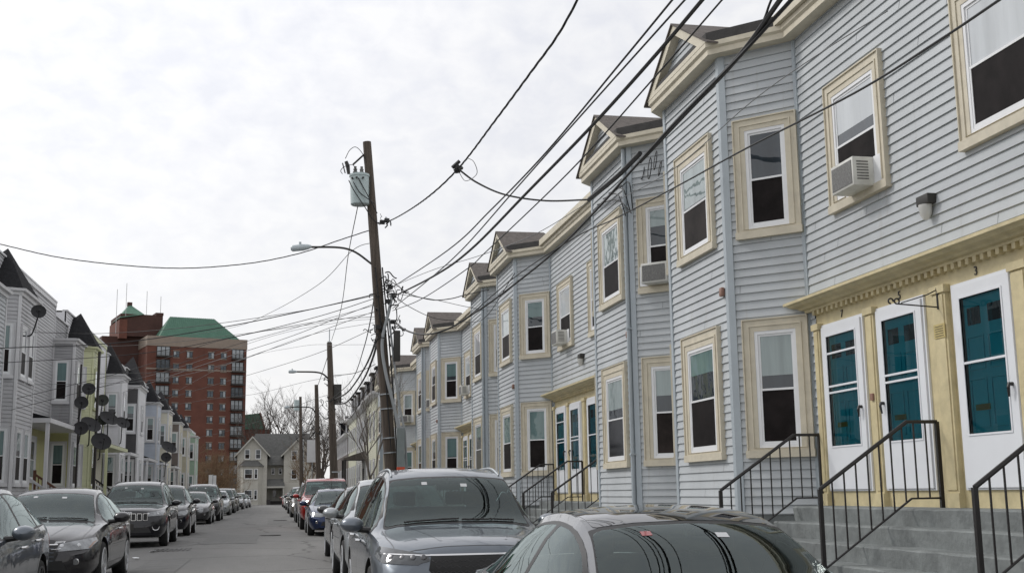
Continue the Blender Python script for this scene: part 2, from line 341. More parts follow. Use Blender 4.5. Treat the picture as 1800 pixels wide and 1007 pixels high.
# ---------------------------------------------------------------- wall frames
class Fr:
    """a wall face from a to b (xy); u runs a->b, n points outward (to the left of a->b if side=1)"""
    def __init__(s, a, b, side):
        s.a = Vector((a[0], a[1], 0)); d = Vector((b[0]-a[0], b[1]-a[1], 0)); s.L = d.length; s.u = d.normalized()
        s.n = Vector((-s.u.y, s.u.x, 0))*side
    def p(s, u, z, n=0.0): q = s.a+s.u*u+s.n*n; return Vector((q.x, q.y, z))
    def box(s, b, u0, u1, z0, z1, n0, n1, mi=0):
        b.hexa([s.p(u0, z0, n0), s.p(u1, z0, n0), s.p(u1, z0, n1), s.p(u0, z0, n1), s.p(u0, z1, n0), s.p(u1, z1, n0), s.p(u1, z1, n1), s.p(u0, z1, n1)], mi)
def laps(b, fr, z0, z1, u0=0, u1=None, c=0.115, lip=0.021, mi=0):
    u1 = fr.L if u1 is None else u1; k0 = math.floor(z0/c)
    z = z0
    while z < z1-1e-4:
        k = math.floor(z/c+1e-6); t = min((k+1)*c, z1)
        ob = lip*(1-(z-k*c)/c); ot = lip*(1-(t-k*c)/c)
        b.quad(fr.p(u0, z, ob), fr.p(u1, z, ob), fr.p(u1, t, ot), fr.p(u0, t, ot), mi)
        b.quad(fr.p(u0, z, -0.01), fr.p(u1, z, -0.01), fr.p(u1, z, ob), fr.p(u0, z, ob), mi)
        z = t
def ring(b, fr, u0, u1, z0, z1, w, n0, n1, wt=None, wb=None, mi=0):
    wt = w if wt is None else wt; wb = w if wb is None else wb
    fr.box(b, u0, u0+w, z0, z1, n0, n1, mi); fr.box(b, u1-w, u1, z0, z1, n0, n1, mi)
    fr.box(b, u0+w, u1-w, z1-wt, z1, n0, n1, mi); fr.box(b, u0+w, u1-w, z0, z0+wb, n0, n1, mi)
WR = [0]
def window(fr, u0, u1, z0, z1, parent, casing=0.15, cm=None, sill=0.1, upper=0, lower=None, bars=False, sashm=None, raised=0.0):
    cm = cm or CREAM
    b = MB(); ring(b, fr, u0, u1, z0+sill, z1, casing, -0.02, 0.055, wb=0.03)
    ring(b, fr, u0-0.018, u1+0.018, z0+sill, z1+0.018, 0.018, -0.02, 0.075, wb=0.001)
    if casing > 0.12: ring(b, fr, u0+casing*.45, u1-casing*.45, z0+sill+.03, z1-casing*.45, casing*.12, 0.0, 0.068, wb=0.001)
    fr.box(b, u0-0.03, u1+0.03, z0, z0+sill, -0.02, 0.085)
    o = b.build('window', cm, parent)
    a0, a1, c0, c1 = u0+casing, u1-casing, z0+sill+0.03, z1-casing
    s = MB(); fw = 0.045
    ring(s, fr, a0, a1, c0, c1, fw, -0.02, 0.048)
    zm = (c0+c1)/2-0.02
    ring(s, fr, a0+fw, a1-fw, zm-0.02, c1-fw, 0.03, -0.02, 0.032)
    ring(s, fr, a0+fw, a1-fw, c0+fw, zm+0.025, 0.028, -0.02, 0.042, wb=0.04)
    s.build('sash', sashm or WHITE, o)
    p = MB(); fr.box(p, a0+fw+0.03, a1-fw-0.03, zm+0.01, c1-fw-0.03, -0.02, 0.0235); p.build('upper_pane', UPANE[3], o)
    WR[0] += 1; dr = (1, .82, 1, .93, .6, 1, .74, 1, .45)[(WR[0]*5+WR[0]//3) % 9]
    if upper != 3:
        p = MB(); ct = c1-fw-0.03; fr.box(p, a0+fw+0.03, a1-fw-0.03, lerp(ct, zm+0.01, dr), ct, 0.0, 0.0255); p.build('blind', UPANE[upper], o)
    p = MB(); fr.box(p, a0+fw+0.028, a1-fw-0.028, c0+fw+0.04, zm-0.003, -0.02, 0.034); p.build('lower_pane', lower or LPANES[(0, 0, 1, 0, 2, 1, 0)[WR[0] % 7]], o)
    return o
def ac_unit(fr, uc, zb, label, w=0.5, h=0.35, out=0.34):
    t = thing('air_conditioner', fr.p(uc, zb, 0.1), label, 'air conditioner', 'window air conditioners')
    q = t.location.copy()
    class F2: pass
    f = Fr((0, 0), (1, 0), 1); f.a = -Vector((0, 0, 0)); f.u = fr.u; f.n = fr.n
    f.a = Vector((0, 0, 0)) - fr.n*0.1
    b = MB(); f.box(b, -w/2, w/2, 0, h, 0.06, out); b.build('housing', ACW, t, bevel=0.012)
    g = MB(); f.box(g, -w/2+0.03, w/2-0.03, 0.03, h-0.04, out, out+0.006)
    g.build('grille', ACG, t)
    g = MB()
    for k in range(7): f.box(g, w/2, w/2+0.004, 0.07+k*0.035, 0.086+k*0.035, out-0.2, out-0.05)
    g.build('side_vent', ACG, t)
    g = MB()
    for k in range(7): f.box(g, -w/2-.004, -w/2, 0.07+k*0.035, 0.086+k*0.035, out-0.2, out-0.05)
    g.build('side_vent', ACG, t)
    for a_, c_ in ((-w/2-0.16, -w/2), (w/2, w/2+0.16)): b = MB(); f.box(b, a_, c_, 0, h, 0.05, 0.07); b.build('side_panel', WHITE, t)
    return t
def offset_path(pts, d, side):
    fs = [Fr(a, b, side) for a, b in zip(pts, pts[1:])]; o = []
    for i, p in enumerate(pts):
        P = Vector((p[0], p[1], 0))
        if i == 0: o.append(P+fs[0].n*d)
        elif i == len(pts)-1: o.append(P+fs[-1].n*d)
        else:
            n1, n2 = fs[i-1].n, fs[i].n; m = (n1+n2).normalized(); o.append(P+m*(d/max(0.3, m.dot(n1))))
    return o
def sweep(b, pts, prof, side, mi=0):
    """prof: list of (out, z)"""
    rows = [[Vector((q.x, q.y, z)) for q in offset_path(pts, d, side)] for d, z in prof]
    for r0, r1 in zip(rows, rows[1:]):
        for i in range(len(pts)-1): b.quad(r0[i], r0[i+1], r1[i+1], r1[i], mi)
    for i in (0, -1): b.poly([r[i] for r in rows], mi)

# ---------------------------------------------------------------- right-hand terrace
XF, XW = 6.2, 7.0
def stairs_rail(parent, y, x_wall, z_land, x_edge, z_foot, x_low, s=-1):
    """iron railing running from the wall out over the landing and down the steps; s = direction of descent in x"""
    b = MB(); zr = z_land+0.90; r = 0.016
    dz = 0.93
    slope = (z_land-z_foot)/abs(x_low-x_edge)
    xe = x_edge; 
    top = [(x_wall, y, zr), (xe, y, zr), (x_low, y, z_foot+dz-0.02)]
    b.tube(top, 0.022, 6)
    low = [(x_wall, y, z_land+0.1), (xe-0.0, y, z_land+0.1), (x_low, y, z_foot+0.1)]
    b.tube(low, 0.012, 6)
    b.box(x_wall-0.02, x_wall+0.02, y-0.02, y+0.02, z_land-0.02, zr)
    b.box(x_low-0.02, x_low+0.02, y-0.02, y+0.02, z_foot-0.25, z_foot+dz-0.02)
    n = max(3, int(abs(x_wall-x_low)/0.135))
    for i in range(1, n):
        x = lerp(x_wall, x_low, i/n)
        if (x-xe)*s <= 0: zt, zb = zr, z_land+0.1
        else:
            t = (x-xe)/(x_low-xe); zt = lerp(zr, z_foot+dz-0.02, t); zb = lerp(z_land+0.1, z_foot+0.1, t)
        b.box(x-0.007, x+0.007, y-0.007, y+0.007, zb, zt)
    return b.build('railing', IRON, parent)
def storm_door(fr, u0, u1, z0, z1, parent, hside=1, bars=((2.8,),), low=False, hardware=True):
    o = MB(); ring(o, fr, u0, u1, z0, z1, 0.035, -0.02, 0.03, wb=0.02); o = o.build('door', WDOOR, parent)
    a0, a1 = u0+0.037, u1-0.037; b = MB()
    g0, g1, h0, h1 = a0+0.14, a1-0.14, z0+0.56, z1-0.17
    for q in ((a0, g0, z0+0.022, z1-0.037), (g1, a1, z0+0.022, z1-0.037), (g0, g1, z0+0.022, h0), (g0, g1, h1, z1-0.037)): fr.box(b, *q, 0.0, 0.05)
    ring(b, fr, g0-0.02, g1+0.02, h0-0.02, h1+0.02, 0.02, 0.0, 0.058)
    for z in bars: fr.box(b, g0, g1, z-0.012, z+0.012, 0.01, 0.055)
    b.build('storm_frame', WDOOR, o)
    b = MB(); fr.box(b, g0, g1, h0, h1, 0.006, 0.010)
    w = g1-g0
    for zz0, zz1 in ((z0+0.62, z0+1.12), (z0+1.2, z0+1.55)):
        for k in (0, 1): ring(b, fr, g0+0.04+k*w/2, g0+w/2-0.03+k*w/2, zz0, zz1, 0.02, 0.008, 0.020)
    b.build('inner_door', TEAL, o)
    b = MB()
    for k in (0, 1): fr.box(b, g0+0.07+k*w/2, g0+w/2-0.06+k*w/2, z0+1.66, z0+1.84, 0.008, 0.014)
    b.build('small_pane', UPANE[3], o)
    g = MB(); g.quad(fr.p(g0, h0, .042), fr.p(g0, h1, .042), fr.p(g1, h1, .042), fr.p(g1, h0, .042)); g.build('storm_glass', DGLASS, o, recalc=False)
    if hardware:
        b = MB(); uc = (g0+g1)/2; fr.box(b, uc+0.02, uc+0.26, z0+0.79, z0+0.85, 0.010, 0.022); b.build('mail_slot', BRASS, o)
    uh = a1-0.07 if hside > 0 else a0+0.07
    b = MB(); b.tube([fr.p(uh, z0+1.0, 0.05), fr.p(uh, z0+1.0, 0.09), fr.p(uh, z0+0.97, 0.1), fr.p(uh-0.015*hside, z0+0.88, 0.09)], [0.02, 0.02, 0.016, 0.01], 8); b.build('handle', IRON, o)
    return o
BUILD_LABELS = ['pale blue row house with doors numbered 7, 5 and 3, nearest on the right', 'pale blue row house second from the camera, black railings at its doors',
                'pale blue row house third along on the right', 'pale blue row house fourth along, seen right behind the wooden pole', 'narrow blue row house end unit beyond the gap']
def terrace(Y0, idx, half=False):
    """Y0: near party line; mirrors the photographed unit about its four doors"""
    t = thing('row_house', (XW, Y0+7.5, 0), BUILD_LABELS[idx], 'house', 'pale blue row houses on the right')
    ox, oy = XW, Y0+7.5
    def W(x, y): return (x-ox, y-oy)
    P = lambda *a: [(Y0+q) for q in a]
    plan = [(XW, 0), (XW, 0.26), (XF, 1.06), (XF, 3.53), (XW, 4.33), (XW, 10.69), (XF, 11.49), (XF, 13.96), (XW, 14.76), (XW, 15.01)]
    if half: plan = plan[:5]+[(XW, 5.4)]
    plan = [W(x, Y0+y) for x, y in plan]
    Ly = 5.4 if half else 15.01
    side = 1      # outward is -x when walking +y
    base = GZ(Y0)-0.2; zf = 1.25; zt = 7.74
    frs = [Fr(a, b, side) for a, b in zip(plan, plan[1:])]
    b = MB()
    for i, f in enumerate(frs):
        if not half and i == 4:   # door wall: siding above the porch cornice and at its edges
            laps(b, f, 3.95, zt); laps(b, f, zf, 3.95, 0, 0.36); laps(b, f, zf, 3.95, f.L-0.18, f.L)
        else: laps(b, f, zf, zt)
    rj = random.Random(idx+90)
    for i, f in enumerate(frs):
        if f.L < 1: continue
        for k in range(int(f.L*7)):
            z0_ = 0.115*rj.randrange(12, 65); u = rj.uniform(.1, f.L-.1)
            if (i == 4 and z0_ < 4.1) or z0_ > 7.5: continue
            b.quad(f.p(u, z0_+.002, .0225), f.p(u+.006, z0_+.002, .0225), f.p(u+.006, z0_+.113, .0035), f.p(u, z0_+.113, .0035), 1)
    # plain gable / rear walls
    y0, y1 = Y0-oy+0.004, Y0+Ly-oy-0.004; xb = 10.0
    b.box(xb, xb+0.1, y0, y1, 0, zt+0.2); b.box(0.02, xb, y0, y0+0.08, 0, zt+0.2); b.box(0.02, xb, y1-0.08, y1, 0, zt+0.2)
    b.build('wall', [BLUE, JOINT], t)
    b = MB()
    for i, f in enumerate(frs):
        f.box(b, 0, f.L, base, zf, -0.15, -0.012)
    b.build('foundation', CONC, t)
    # corner boards: one object per corner
    for i in range(1, len(frs)):
        f, g = frs[i-1], frs[i]; b = MB()
        cvx = abs(f.p(f.L, 0).x-(XF-ox)) < 0.01; wd = 0.085 if cvx else 0.04
        b.add([f.p(f.L-wd, zf, -.01), f.p(f.L-wd, zf, .03), f.p(f.L-wd, zt, -.01), f.p(f.L-wd, zt, .03)], [])
        m_ = (f.n+g.n).normalized(); c_ = f.p(f.L, 0)+m_*(0.03/m_.dot(f.n)); k_ = f.p(f.L, 0)
        A = [f.p(f.L-wd, 0, 0), f.p(f.L-wd, 0, .03), c_, g.p(wd, 0, .03), g.p(wd, 0, 0), k_]
        b = MB(); b.prism([(q.x, q.y, zf) for q in A], (0, 0, zt-zf)); b.build('corner_board', TRIMB, t)
    # cornice
    b = MB(); sweep(b, plan, [(-0.05, 7.72), (0.20, 7.72), (0.20, 7.80), (0.235, 7.83), (0.235, 7.90), (-0.05, 7.91)], side)
    b.build('cornice', CREAM, t)
    # main wall gutter stands a little higher; bays have a dark roof edge
    b = MB(); 
    for i, f in enumerate(frs):
        if i in (4,): f.box(b, -0.12, f.L+0.12, 7.905, 8.06, -0.05, 0.30)
    if not half: b.build('gutter', CREAM, t)
    b = MB(); sweep(b, plan, [(0.22, 7.902), (0.22, 8.05), (-0.1, 8.09)], side)
    op = offset_path(plan, 0.12, side)
    for i in range(len(op)-1):
        b.quad((op[i].x, op[i].y, 8.07), (op[i+1].x, op[i+1].y, 8.07), (xb, op[i+1].y, 8.09), (xb, op[i].y, 8.09))
    rf = b.build('roof', ROOFD, t)
    # pediments over the bays: wide cream rake boards round a recessed sided triangle, small hipped roof behind
    for s0 in ((1.06,) if half else (1.06, 11.49)):
        ya, yb = Y0+s0-0.14-oy, Y0+s0+2.47+0.14-oy; ym = (ya+yb)/2; xo = XF-0.24-ox; zb, za = 7.90, 8.70; hw = (yb-ya)/2
        sl = (za-zb)/hw; dw = 0.13; bw = 0.07
        b = MB(); xi = xo+0.17
        def tri_ring(x0, x1):
            out = [(ya, zb), (yb, zb), (ym, za)]; iy = (dw/math.cos(math.atan(sl)))/sl+bw/sl
            inn = [(ya+iy, zb+bw), (yb-iy, zb+bw), (ym, za-dw/math.cos(math.atan(sl)))]
            for k in range(3):
                a, c, d, e = out[k], out[(k+1) % 3], inn[(k+1) % 3], inn[k]
                b.hexa([(x0, a[0], a[1]), (x0, c[0], c[1]), (x0, d[0], d[1]), (x0, e[0], e[1]), (x1, a[0], a[1]), (x1, c[0], c[1]), (x1, d[0], d[1]), (x1, e[0], e[1])])
            return inn
        inn = tri_ring(xo, xi)
        pd = b.build('pediment', CREAM, t)
        b = MB(); z0 = inn[0][1]; zi = inn[2][1]; wi = (inn[1][0]-inn[0][0])/2
        k = 0
        while z0+k*0.1 < zi-0.02:
            c0_, c1_ = z0+k*0.1, min(z0+(k+1)*0.1, zi); h0 = (zi-c0_)/(zi-z0)*wi+.03; h1 = (zi-c1_)/(zi-z0)*wi+.03
            b.quad((xi-0.05, ym-h0, c0_), (xi-0.05, ym+h0, c0_), (xi-.03, ym+h1, c1_), (xi-.03, ym-h1, c1_)); b.quad((xi-0.05, ym-h0, c0_), (xi-0.05, ym+h0, c0_), (xi-.03, ym+h0, c0_), (xi-.03, ym-h0, c0_)); k += 1
        b.build('gable_siding', BLUE, pd)
        b = MB(); x0, xr, xe = xo-0.03, 0.30, 0.85; th = 0.03; o_ = 0.10
        for sg in (-1, 1):
            ye = ym+sg*(hw+o_); ze = zb-o_*sl
            b.hexa([(x0, ye, ze+.004), (x0, ym, za+.004), (xr, ym, za+.004), (xe, ye, ze+.004), (x0, ye, ze+th), (x0, ym, za+th), (xr, ym, za+th), (xe, ye, ze+th)])
        b.poly([(xr, ym, za+th), (xe, ym-hw-o_, zb-o_*sl+th), (xe, ym+hw+o_, zb-o_*sl+th)])
        b.build('gable_roof', SHING, t)
    # windows
    rnd = random.Random(idx*11+3)
    fi = [1, 2, 3] if half else [1, 2, 3, 5, 6, 7]
    for i in fi:
        f = frs[i]
        if i in (2, 6): a0, a1 = 0.40, 1.90
        else: a0, a1 = (0.19, 1.09) if i in (3, 7) else (0.04, 0.94)
        if i in (3, 7): a0, a1 = 0.04, 0.94
        if i in (1, 5): a0, a1 = 0.04, 0.94
        cs = 0.2 if i in (2, 6) else 0.155
        window(f, a0, a1, 5.0, 6.70, t, cs, upper=rnd.choice((2, 2, 0)) if i in (2, 6) else rnd.choice((0, 0, 1, 3)))
        window(f, a0, a1, 2.0, 3.86, t, cs, upper=rnd.choice((1, 1, 0)))
    if not half:
        f = frs[4]  # starts at y = Y0+4.33
        u_ = lambda y: y-(3.93+4.33)
        window(f, u_(12.3), u_(13.72), 5.03, 6.70, t, 0.17, upper=2)
        window(f, u_(9.32), u_(10.74), 5.0, 6.70, t, 0.17, upper=2)
        # door surround
        b = MB(); ua, ub = u_(8.62), u_(14.43)
        f.box(b, ua, ub, 1.36, 3.90, -0.02, 0.005)
        for a, c in ((8.62, 8.78), (9.87, 10.12), (11.27, 11.52), (12.83, 13.02), (14.27, 14.43)):
            f.box(b, u_(a), u_(c), 1.37, 3.69, 0.0, 0.06); f.box(b, u_(a)+0.035, u_(c)-0.035, 1.55, 3.60, 0.06, 0.072)
            f.box(b, u_(a)-0.02, u_(c)+0.02, 3.62, 3.70, 0.0, 0.085); f.box(b, u_(a)-0.01, u_(c)+0.01, 1.37, 1.52, 0.0, 0.08)
        b.build('door_surround', YEL, t)
        b = MB(); pth = [f.p(ua-0.1, 0, -0.02)[:2], f.p(ua-0.1, 0, 0.001)[:2], f.p(ub+0.1, 0, 0.001)[:2], f.p(ub+0.1, 0, -0.02)[:2]]
        sweep(b, pth, [(0.0, 3.885), (0.08, 3.885), (0.08, 3.915), (0.13, 3.925), (0.15, 3.95), (0.22, 3.965), (0.25, 3.99), (0.29, 4.0), (0.29, 4.035), (0.0, 4.11)], side)
        n = 44
        for k in range(n):
            u = lerp(ua+0.03, ub-0.09, k/(n-1)); f.box(b, u, u+0.06, 3.825, 3.89, 0.0, 0.075)
        b.build('door_cornice', YEL, t)
        for (y0_, y1_, hs, bars, hw) in ((13.15, 14.27, -1, (3.28, 2.86, 2.78), 1), (11.75, 12.83, 1, (2.86, 2.78), 1), (10.13, 11.2, -1, (2.83,), 1), (8.78, 9.87, -1, (2.83,), 1)):
            storm_door(f, u_(y0_), u_(y1_), 1.55, 3.67, t, hs, bars)
        # number marks, plaque, bracket: only the nearest house shows them readably
        if idx == 0:
            for s_, yy in (('7', 13.7), ('5', 12.28), ('3', 10.75)):
                Mx = Matrix(((0, 0, -1, 0), (-1, 0, 0, 0), (0, 1, 0, 0), (0, 0, 0, 1)))
                p = f.p(u_(yy), 3.76 if s_ != '3' else 3.76, 0.012)
                p = f.p(u_(yy), 3.745, 0.012)
                text_obj(s_, 0.13, 'house_number', IRON, t, Matrix.Translation(p) @ Mx)
            b = MB(); f.box(b, u_(11.29), u_(11.5), 3.14, 3.29, 0.072, 0.08); o = b.build('plaque', mat('plaque_brass', (0.55, 0.45, 0.2), 0.45, metal=0.3, noise=0.2, nscale=30), t)
            b = MB()
            for k in range(5): f.box(b, u_(11.315), u_(11.475), 3.16+k*0.025, 3.166+k*0.025, 0.08, 0.0815)
            b.build('engraving', IRON, o)
            b = MB(); yb_ = 11.39; q = lambda n, z: f.p(u_(yb_), z, n)
            b.tube([q(0.075, 3.45), q(0.075, 3.68)], 0.012, 6); b.tube([q(0.075, 3.47), q(0.55, 3.50)], 0.008, 6)
            b.tube([q(0.075, 3.66), q(0.2, 3.60), q(0.5, 3.51)], 0.007, 6)
            b.tube([q(0.55+0.028*math.sin(a*.5), 3.50+0.028*(1-math.cos(a*.5))) for a in range(12)], 0.009, 6)
            b.tube([q(0.62+0.028*math.sin(a*.5), 3.50+0.028*(1-math.cos(a*.5))) for a in range(11)], 0.009, 6)
            b.build('sign_bracket', IRON, t)
            b = MB(); f.box(b, u_(12.93)-0.03, u_(12.93)+0.03, 2.6, 2.68, 0.072, 0.095); b.build('doorbell', REDL, t)
        # wall lamp between the upper windows, bells by the bay
        b = MB(); f.box(b, u_(11.6), u_(11.36), 4.61, 4.72, 0.01, 0.12); wl = b.build('wall_lamp', DARKM, t, bevel=0.01)
        b = MB(); b.lathe(f.p(u_(11.48), 4.61, 0.08), (0, 0, -1), [(0, 0.075), (0.1, 0.065), (0.16, 0.03), (0.165, 0)], 14); b.build('lamp_glass', mat('lamp_glass', (0.6, 0.6, 0.58), 0.15), wl, smooth=True)
        # steps, rails
        ra, rb = Y0-3.93+8.72, Y0-3.93+14.5
        b = MB(); z = 1.37; x = 6.56; zfoot = GZ(Y0+7)+KERB
        n = max(3, round((z-zfoot)/0.19)); rise = (z-zfoot)/n
        prof = [(7.02, zfoot-0.25), (7.02, z)]
        for k in range(n):
            zz = z-k*rise; xx = x-k*0.29
            prof += [(xx+0.02, zz), (xx, zz-0.015), (xx+0.012, zz-rise)] if k < n-1 else [(xx+0.02, zz), (xx, zz-0.015), (xx+0.012, zfoot-0.25)]
        ny = 24; rng = random.Random(5+idx)
        rows = []
        for j in range(ny+1):
            y = lerp(ra, rb, j/ny); rows.append([(px-ox+(rng.uniform(-.012, .006) if 0 < k < len(prof)-1 else 0), y-oy, pz+(rng.uniform(-0.010, 0.002) if k > 1 else 0)) for k, (px, pz) in enumerate(prof)])
        for r0, r1 in zip(rows, rows[1:]):
            for k in range(len(prof)-1): b.quad(r0[k], r0[k+1], r1[k+1], r1[k])
        b.poly(rows[0]); b.poly(rows[-1])
        b.build('steps', CONC, t, smooth=True, angle=50)
        for yy in (8.8, 11.6, 14.42): stairs_rail(t, Y0-3.93+yy-oy, 6.93-ox, 1.37, 6.58-ox, 1.37-0.19*4+0.06, 5.55-ox)
    # downspout and bell on the bay
    for s0, kind_ in (((1.06, 'd'),) if half else ((1.06, 'd'), (11.49, 'b'))):
        f = frs[2] if s0 < 2 else frs[6]
        if kind_ == 'd':
            b = MB(); b.tube([f.p(0.04, 7.7, 0.07), f.p(0.04, 0.9, 0.07)], 0.04, 8)
            for z in (2.2, 4.4, 6.6): f.box(b, -0.02, 0.1, z, z+0.03, 0.02, 0.115)
            b.build('downspout', TRIMB, t)
        b = MB(); f.box(b, 0.12, 0.22, 4.26, 4.39, 0.02, 0.08); be = b.build('alarm_bell', REDL, t, bevel=0.02)
    return t, frs, plan
NEAR = {}
for k in range(4): NEAR[k] = terrace(3.93+15.01*k, k)
NEAR[4] = terrace(68.95, 4, half=True)
def place_ac(k, i, u, z, label, **kw):
    t, frs, _ = NEAR[k]; f = frs[i]; g = Fr((0, 0), (1, 0), 1); g.a = f.a+Vector((t.location.x, t.location.y, 0)); g.u = f.u; g.n = f.n; g.L = f.L
    return ac_unit(g, u, z, label, **kw)
place_ac(0, 4, 12.83-8.26, 5.11, 'white boxy air conditioner in the nearest house window, left of the wall lamp', w=0.56)
place_ac(1, 1, 0.52, 5.13, 'air conditioner with flaking grey front in an upper bay window of the second row house')
place_ac(1, 4, 13.0-8.26, 5.11, 'air conditioner above the railed doors of the second row house')
place_ac(2, 4, 13.0-8.26, 5.11, 'air conditioner in the upper flat wall of the third row house')
place_ac(3, 1, 0.52, 5.13, 'air conditioner in the upper bay window of the fourth row house near the pole')
place_ac(3, 5, 0.52, 5.13, 'air conditioner in the farthest bay just right of the leaning pole')

# ---------------------------------------------------------------- left-hand row
SW = {}
def sid(name, c): return siding(name, c)
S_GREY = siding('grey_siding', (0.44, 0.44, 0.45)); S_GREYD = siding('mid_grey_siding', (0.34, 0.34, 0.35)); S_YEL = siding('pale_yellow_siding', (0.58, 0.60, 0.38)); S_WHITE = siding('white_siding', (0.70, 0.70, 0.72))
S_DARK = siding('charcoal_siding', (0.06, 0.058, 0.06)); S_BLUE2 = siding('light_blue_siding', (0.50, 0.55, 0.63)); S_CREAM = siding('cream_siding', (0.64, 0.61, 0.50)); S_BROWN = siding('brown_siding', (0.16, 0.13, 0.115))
S_TAN = siding('tan_siding', (0.50, 0.47, 0.36)); S_GREEN = siding('pale_green_siding', (0.30, 0.42, 0.32)); S_OLIVE = siding('olive_yellow_siding', (0.44, 0.43, 0.20)); S_PALE = siding('pale_trim_siding', (0.42, 0.44, 0.45))
WTRIM = mat('white_trim', (0.62, 0.62, 0.63), 0.5, noise=0.06, nscale=3)
BWOOD = mat('brown_wood', (0.13, 0.055, 0.03), 0.6, noise=0.3, nscale=6)
DWOOD = mat('dark_wood', (0.035, 0.03, 0.03), 0.6, noise=0.3, nscale=6)
XM = -8.8
def pyramid_roof(poly, z, apex, parent, m=BSHIN, name='turret_roof', over=0.16, ctr=None):
    c = Vector((sum(p[0] for p in poly)/len(poly), sum(p[1] for p in poly)/len(poly), 0)); b = MB(); q = []
    for p in poly:
        d = Vector((p[0]-c.x, p[1]-c.y, 0)); d = d*(1+over/d.length); q.append((c.x+d.x, c.y+d.y, z))
    n = len(q)
    for i in range(n): b.tri(q[i], q[(i+1) % n], apex)
    b.poly(q)
    o = b.build(name, m, parent); return o
def left_house(label, y0, y1, yend, xf, m, ztop, roof, apex=None, m_side=None, m_wall=None, zwall=9.3, near=0.3, porch=None, win=True, zpar=None, mt=None, side_win=True, steep=True, windows_wall=(), fw=1, low_m=None):
    """bay front y0..y1 at x=xf standing proud of the main wall that runs on to yend"""
    mt = mt or WTRIM
    t = thing('row_house', (XM, y0, 0), label, 'house', 'mixed row houses on the left'); ox, oy = XM, y0
    m_wall = m_wall or m; m_side = m_side or m
    base = GZ(y0)-0.3; zb = GZ(y0)+0.6
    pl = [(xf-ox, -0.0), (xf-ox, y1-y0), (0, y1-y0+0.7), (0, yend-y0)]
    fN = Fr((0, -near), (xf-ox, 0), -1); fF = Fr(pl[0], pl[1], -1); fB = Fr(pl[1], pl[2], -1); fM = Fr(pl[2], pl[3], -1)
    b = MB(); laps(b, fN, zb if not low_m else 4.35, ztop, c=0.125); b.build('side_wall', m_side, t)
    if low_m: b = MB(); laps(b, fN, zb, 4.35, c=0.125); b.build('porch_side_wall', low_m, t)
    b = MB(); laps(b, fF, zb, ztop, c=0.125); laps(b, fB, zb, ztop, c=0.125); b.box(-0.12, -0.05, -near, yend-y0, base, ztop-0.1)
    b.build('bay_wall', m, t)
    b = MB(); laps(b, fM, zb, zwall, c=0.125)
    b.box(-10, -0.05, -near+0.003, -near+0.1, base, zwall); b.box(-10, -9.9, -near, yend-y0, base, zwall); b.box(-10, -0.05, yend-y0-0.1, yend-y0, base, zwall)
    laps(b, Fr((0, -near), (0, y1-y0+0.7), -1), ztop-0.1, zwall, c=0.125)
    b.build('main_wall', m_wall, t)
    b = MB(); b.box(-10.02, -0.16, -near, yend-y0, zwall-0.05, zwall+0.02); b.build('roof', ROOFD, t)
    b = MB(); b.box(-0.15, 0.07, -near, yend-y0, zwall+0.001, zwall+0.06); b.build('coping', WTRIM, t)
    b = MB()
    for f in (fN, fF, fB): f.box(b, 0, f.L, base, zb, -0.1, 0.0)
    fM.box(b, 0, fM.L, base, zb, -0.1, 0.0); b.build('foundation', CONC, t)
    b = MB(); fF.box(b, -0.02, 0.06, zb, ztop, -0.02, 0.035); fN.box(b, fN.L-0.06, fN.L+0.02, zb, ztop, -0.02, 0.034); b.build('corner_board', mt, t)
    b = MB(); fF.box(b, fF.L-0.06, fF.L+0.02, zb, ztop, -0.02, 0.035); b.build('corner_board', mt, t)
    b = MB(); fM.box(b, fM.L-0.06, fM.L, zb, zwall, -0.02, 0.035); b.build('corner_board', mt, t)
    b = MB(); pth = [(0, -near), (xf-ox, 0), (xf-ox, y1-y0), (0, y1-y0+0.7)]
    sweep(b, pth, [(-0.02, ztop-0.2), (0.05, ztop-0.2), (0.07, ztop-0.1), (0.16, ztop-0.08), (0.18, ztop), (-0.02, ztop+0.03)], -1)
    fM.box(b, 0.02, fM.L, zwall-0.16, zwall, -0.01, 0.05)
    b.build('cornice', mt, t)
    poly = [(-1.1, -0.1), (0.0, -near*0.5), (xf-ox, 0), (xf-ox, y1-y0), (0, y1-y0+0.5), (-1.1, y1-y0+0.3)]
    if roof == 'turret':
        pyramid_roof(poly, ztop+0.02, (apex[0]-ox, apex[1]-oy, apex[2]), t)
    else:
        b = MB(); b.poly([(p[0], p[1], ztop+0.035) for p in pth]+[(-0.5, y1-y0+0.7, ztop+0.035), (-0.5, -near, ztop+0.035)]); b.build('bay_roof', ROOFD, t)
    if win:
        cz = ((5.35, 7.15), (2.0, 3.85))
        for j, (z0, z1) in enumerate(cz):
            L_ = fF.L
            if fw == 2:
                for a in (0.28, L_/2+0.1): window(fF, a, a+0.95, z0, z1, t, 0.09, mt, upper=(3, 0)[j])
            else: window(fF, L_/2-0.55, L_/2+0.55, z0, z1, t, 0.10, mt, upper=2-j)
            if side_win and fN.L > 0.7:
                window(fN, max(0.05, fN.L/2-0.38), min(fN.L-0.13, fN.L/2+0.34), z0, z1, t, 0.065, WTRIM, upper=(1, 1)[j])
    for (ya, za, wd, hh, pan) in windows_wall:
        window(fM, ya-y1-0.7, ya-y1-0.7+wd, za, za+hh, t, 0.14, mt, upper=3)
        if pan:
            b = MB(); fM.box(b, ya-y1-0.75, ya-y1-0.65+wd, za-0.6, za, 0, 0.09); b.build('window_apron', mt, t)
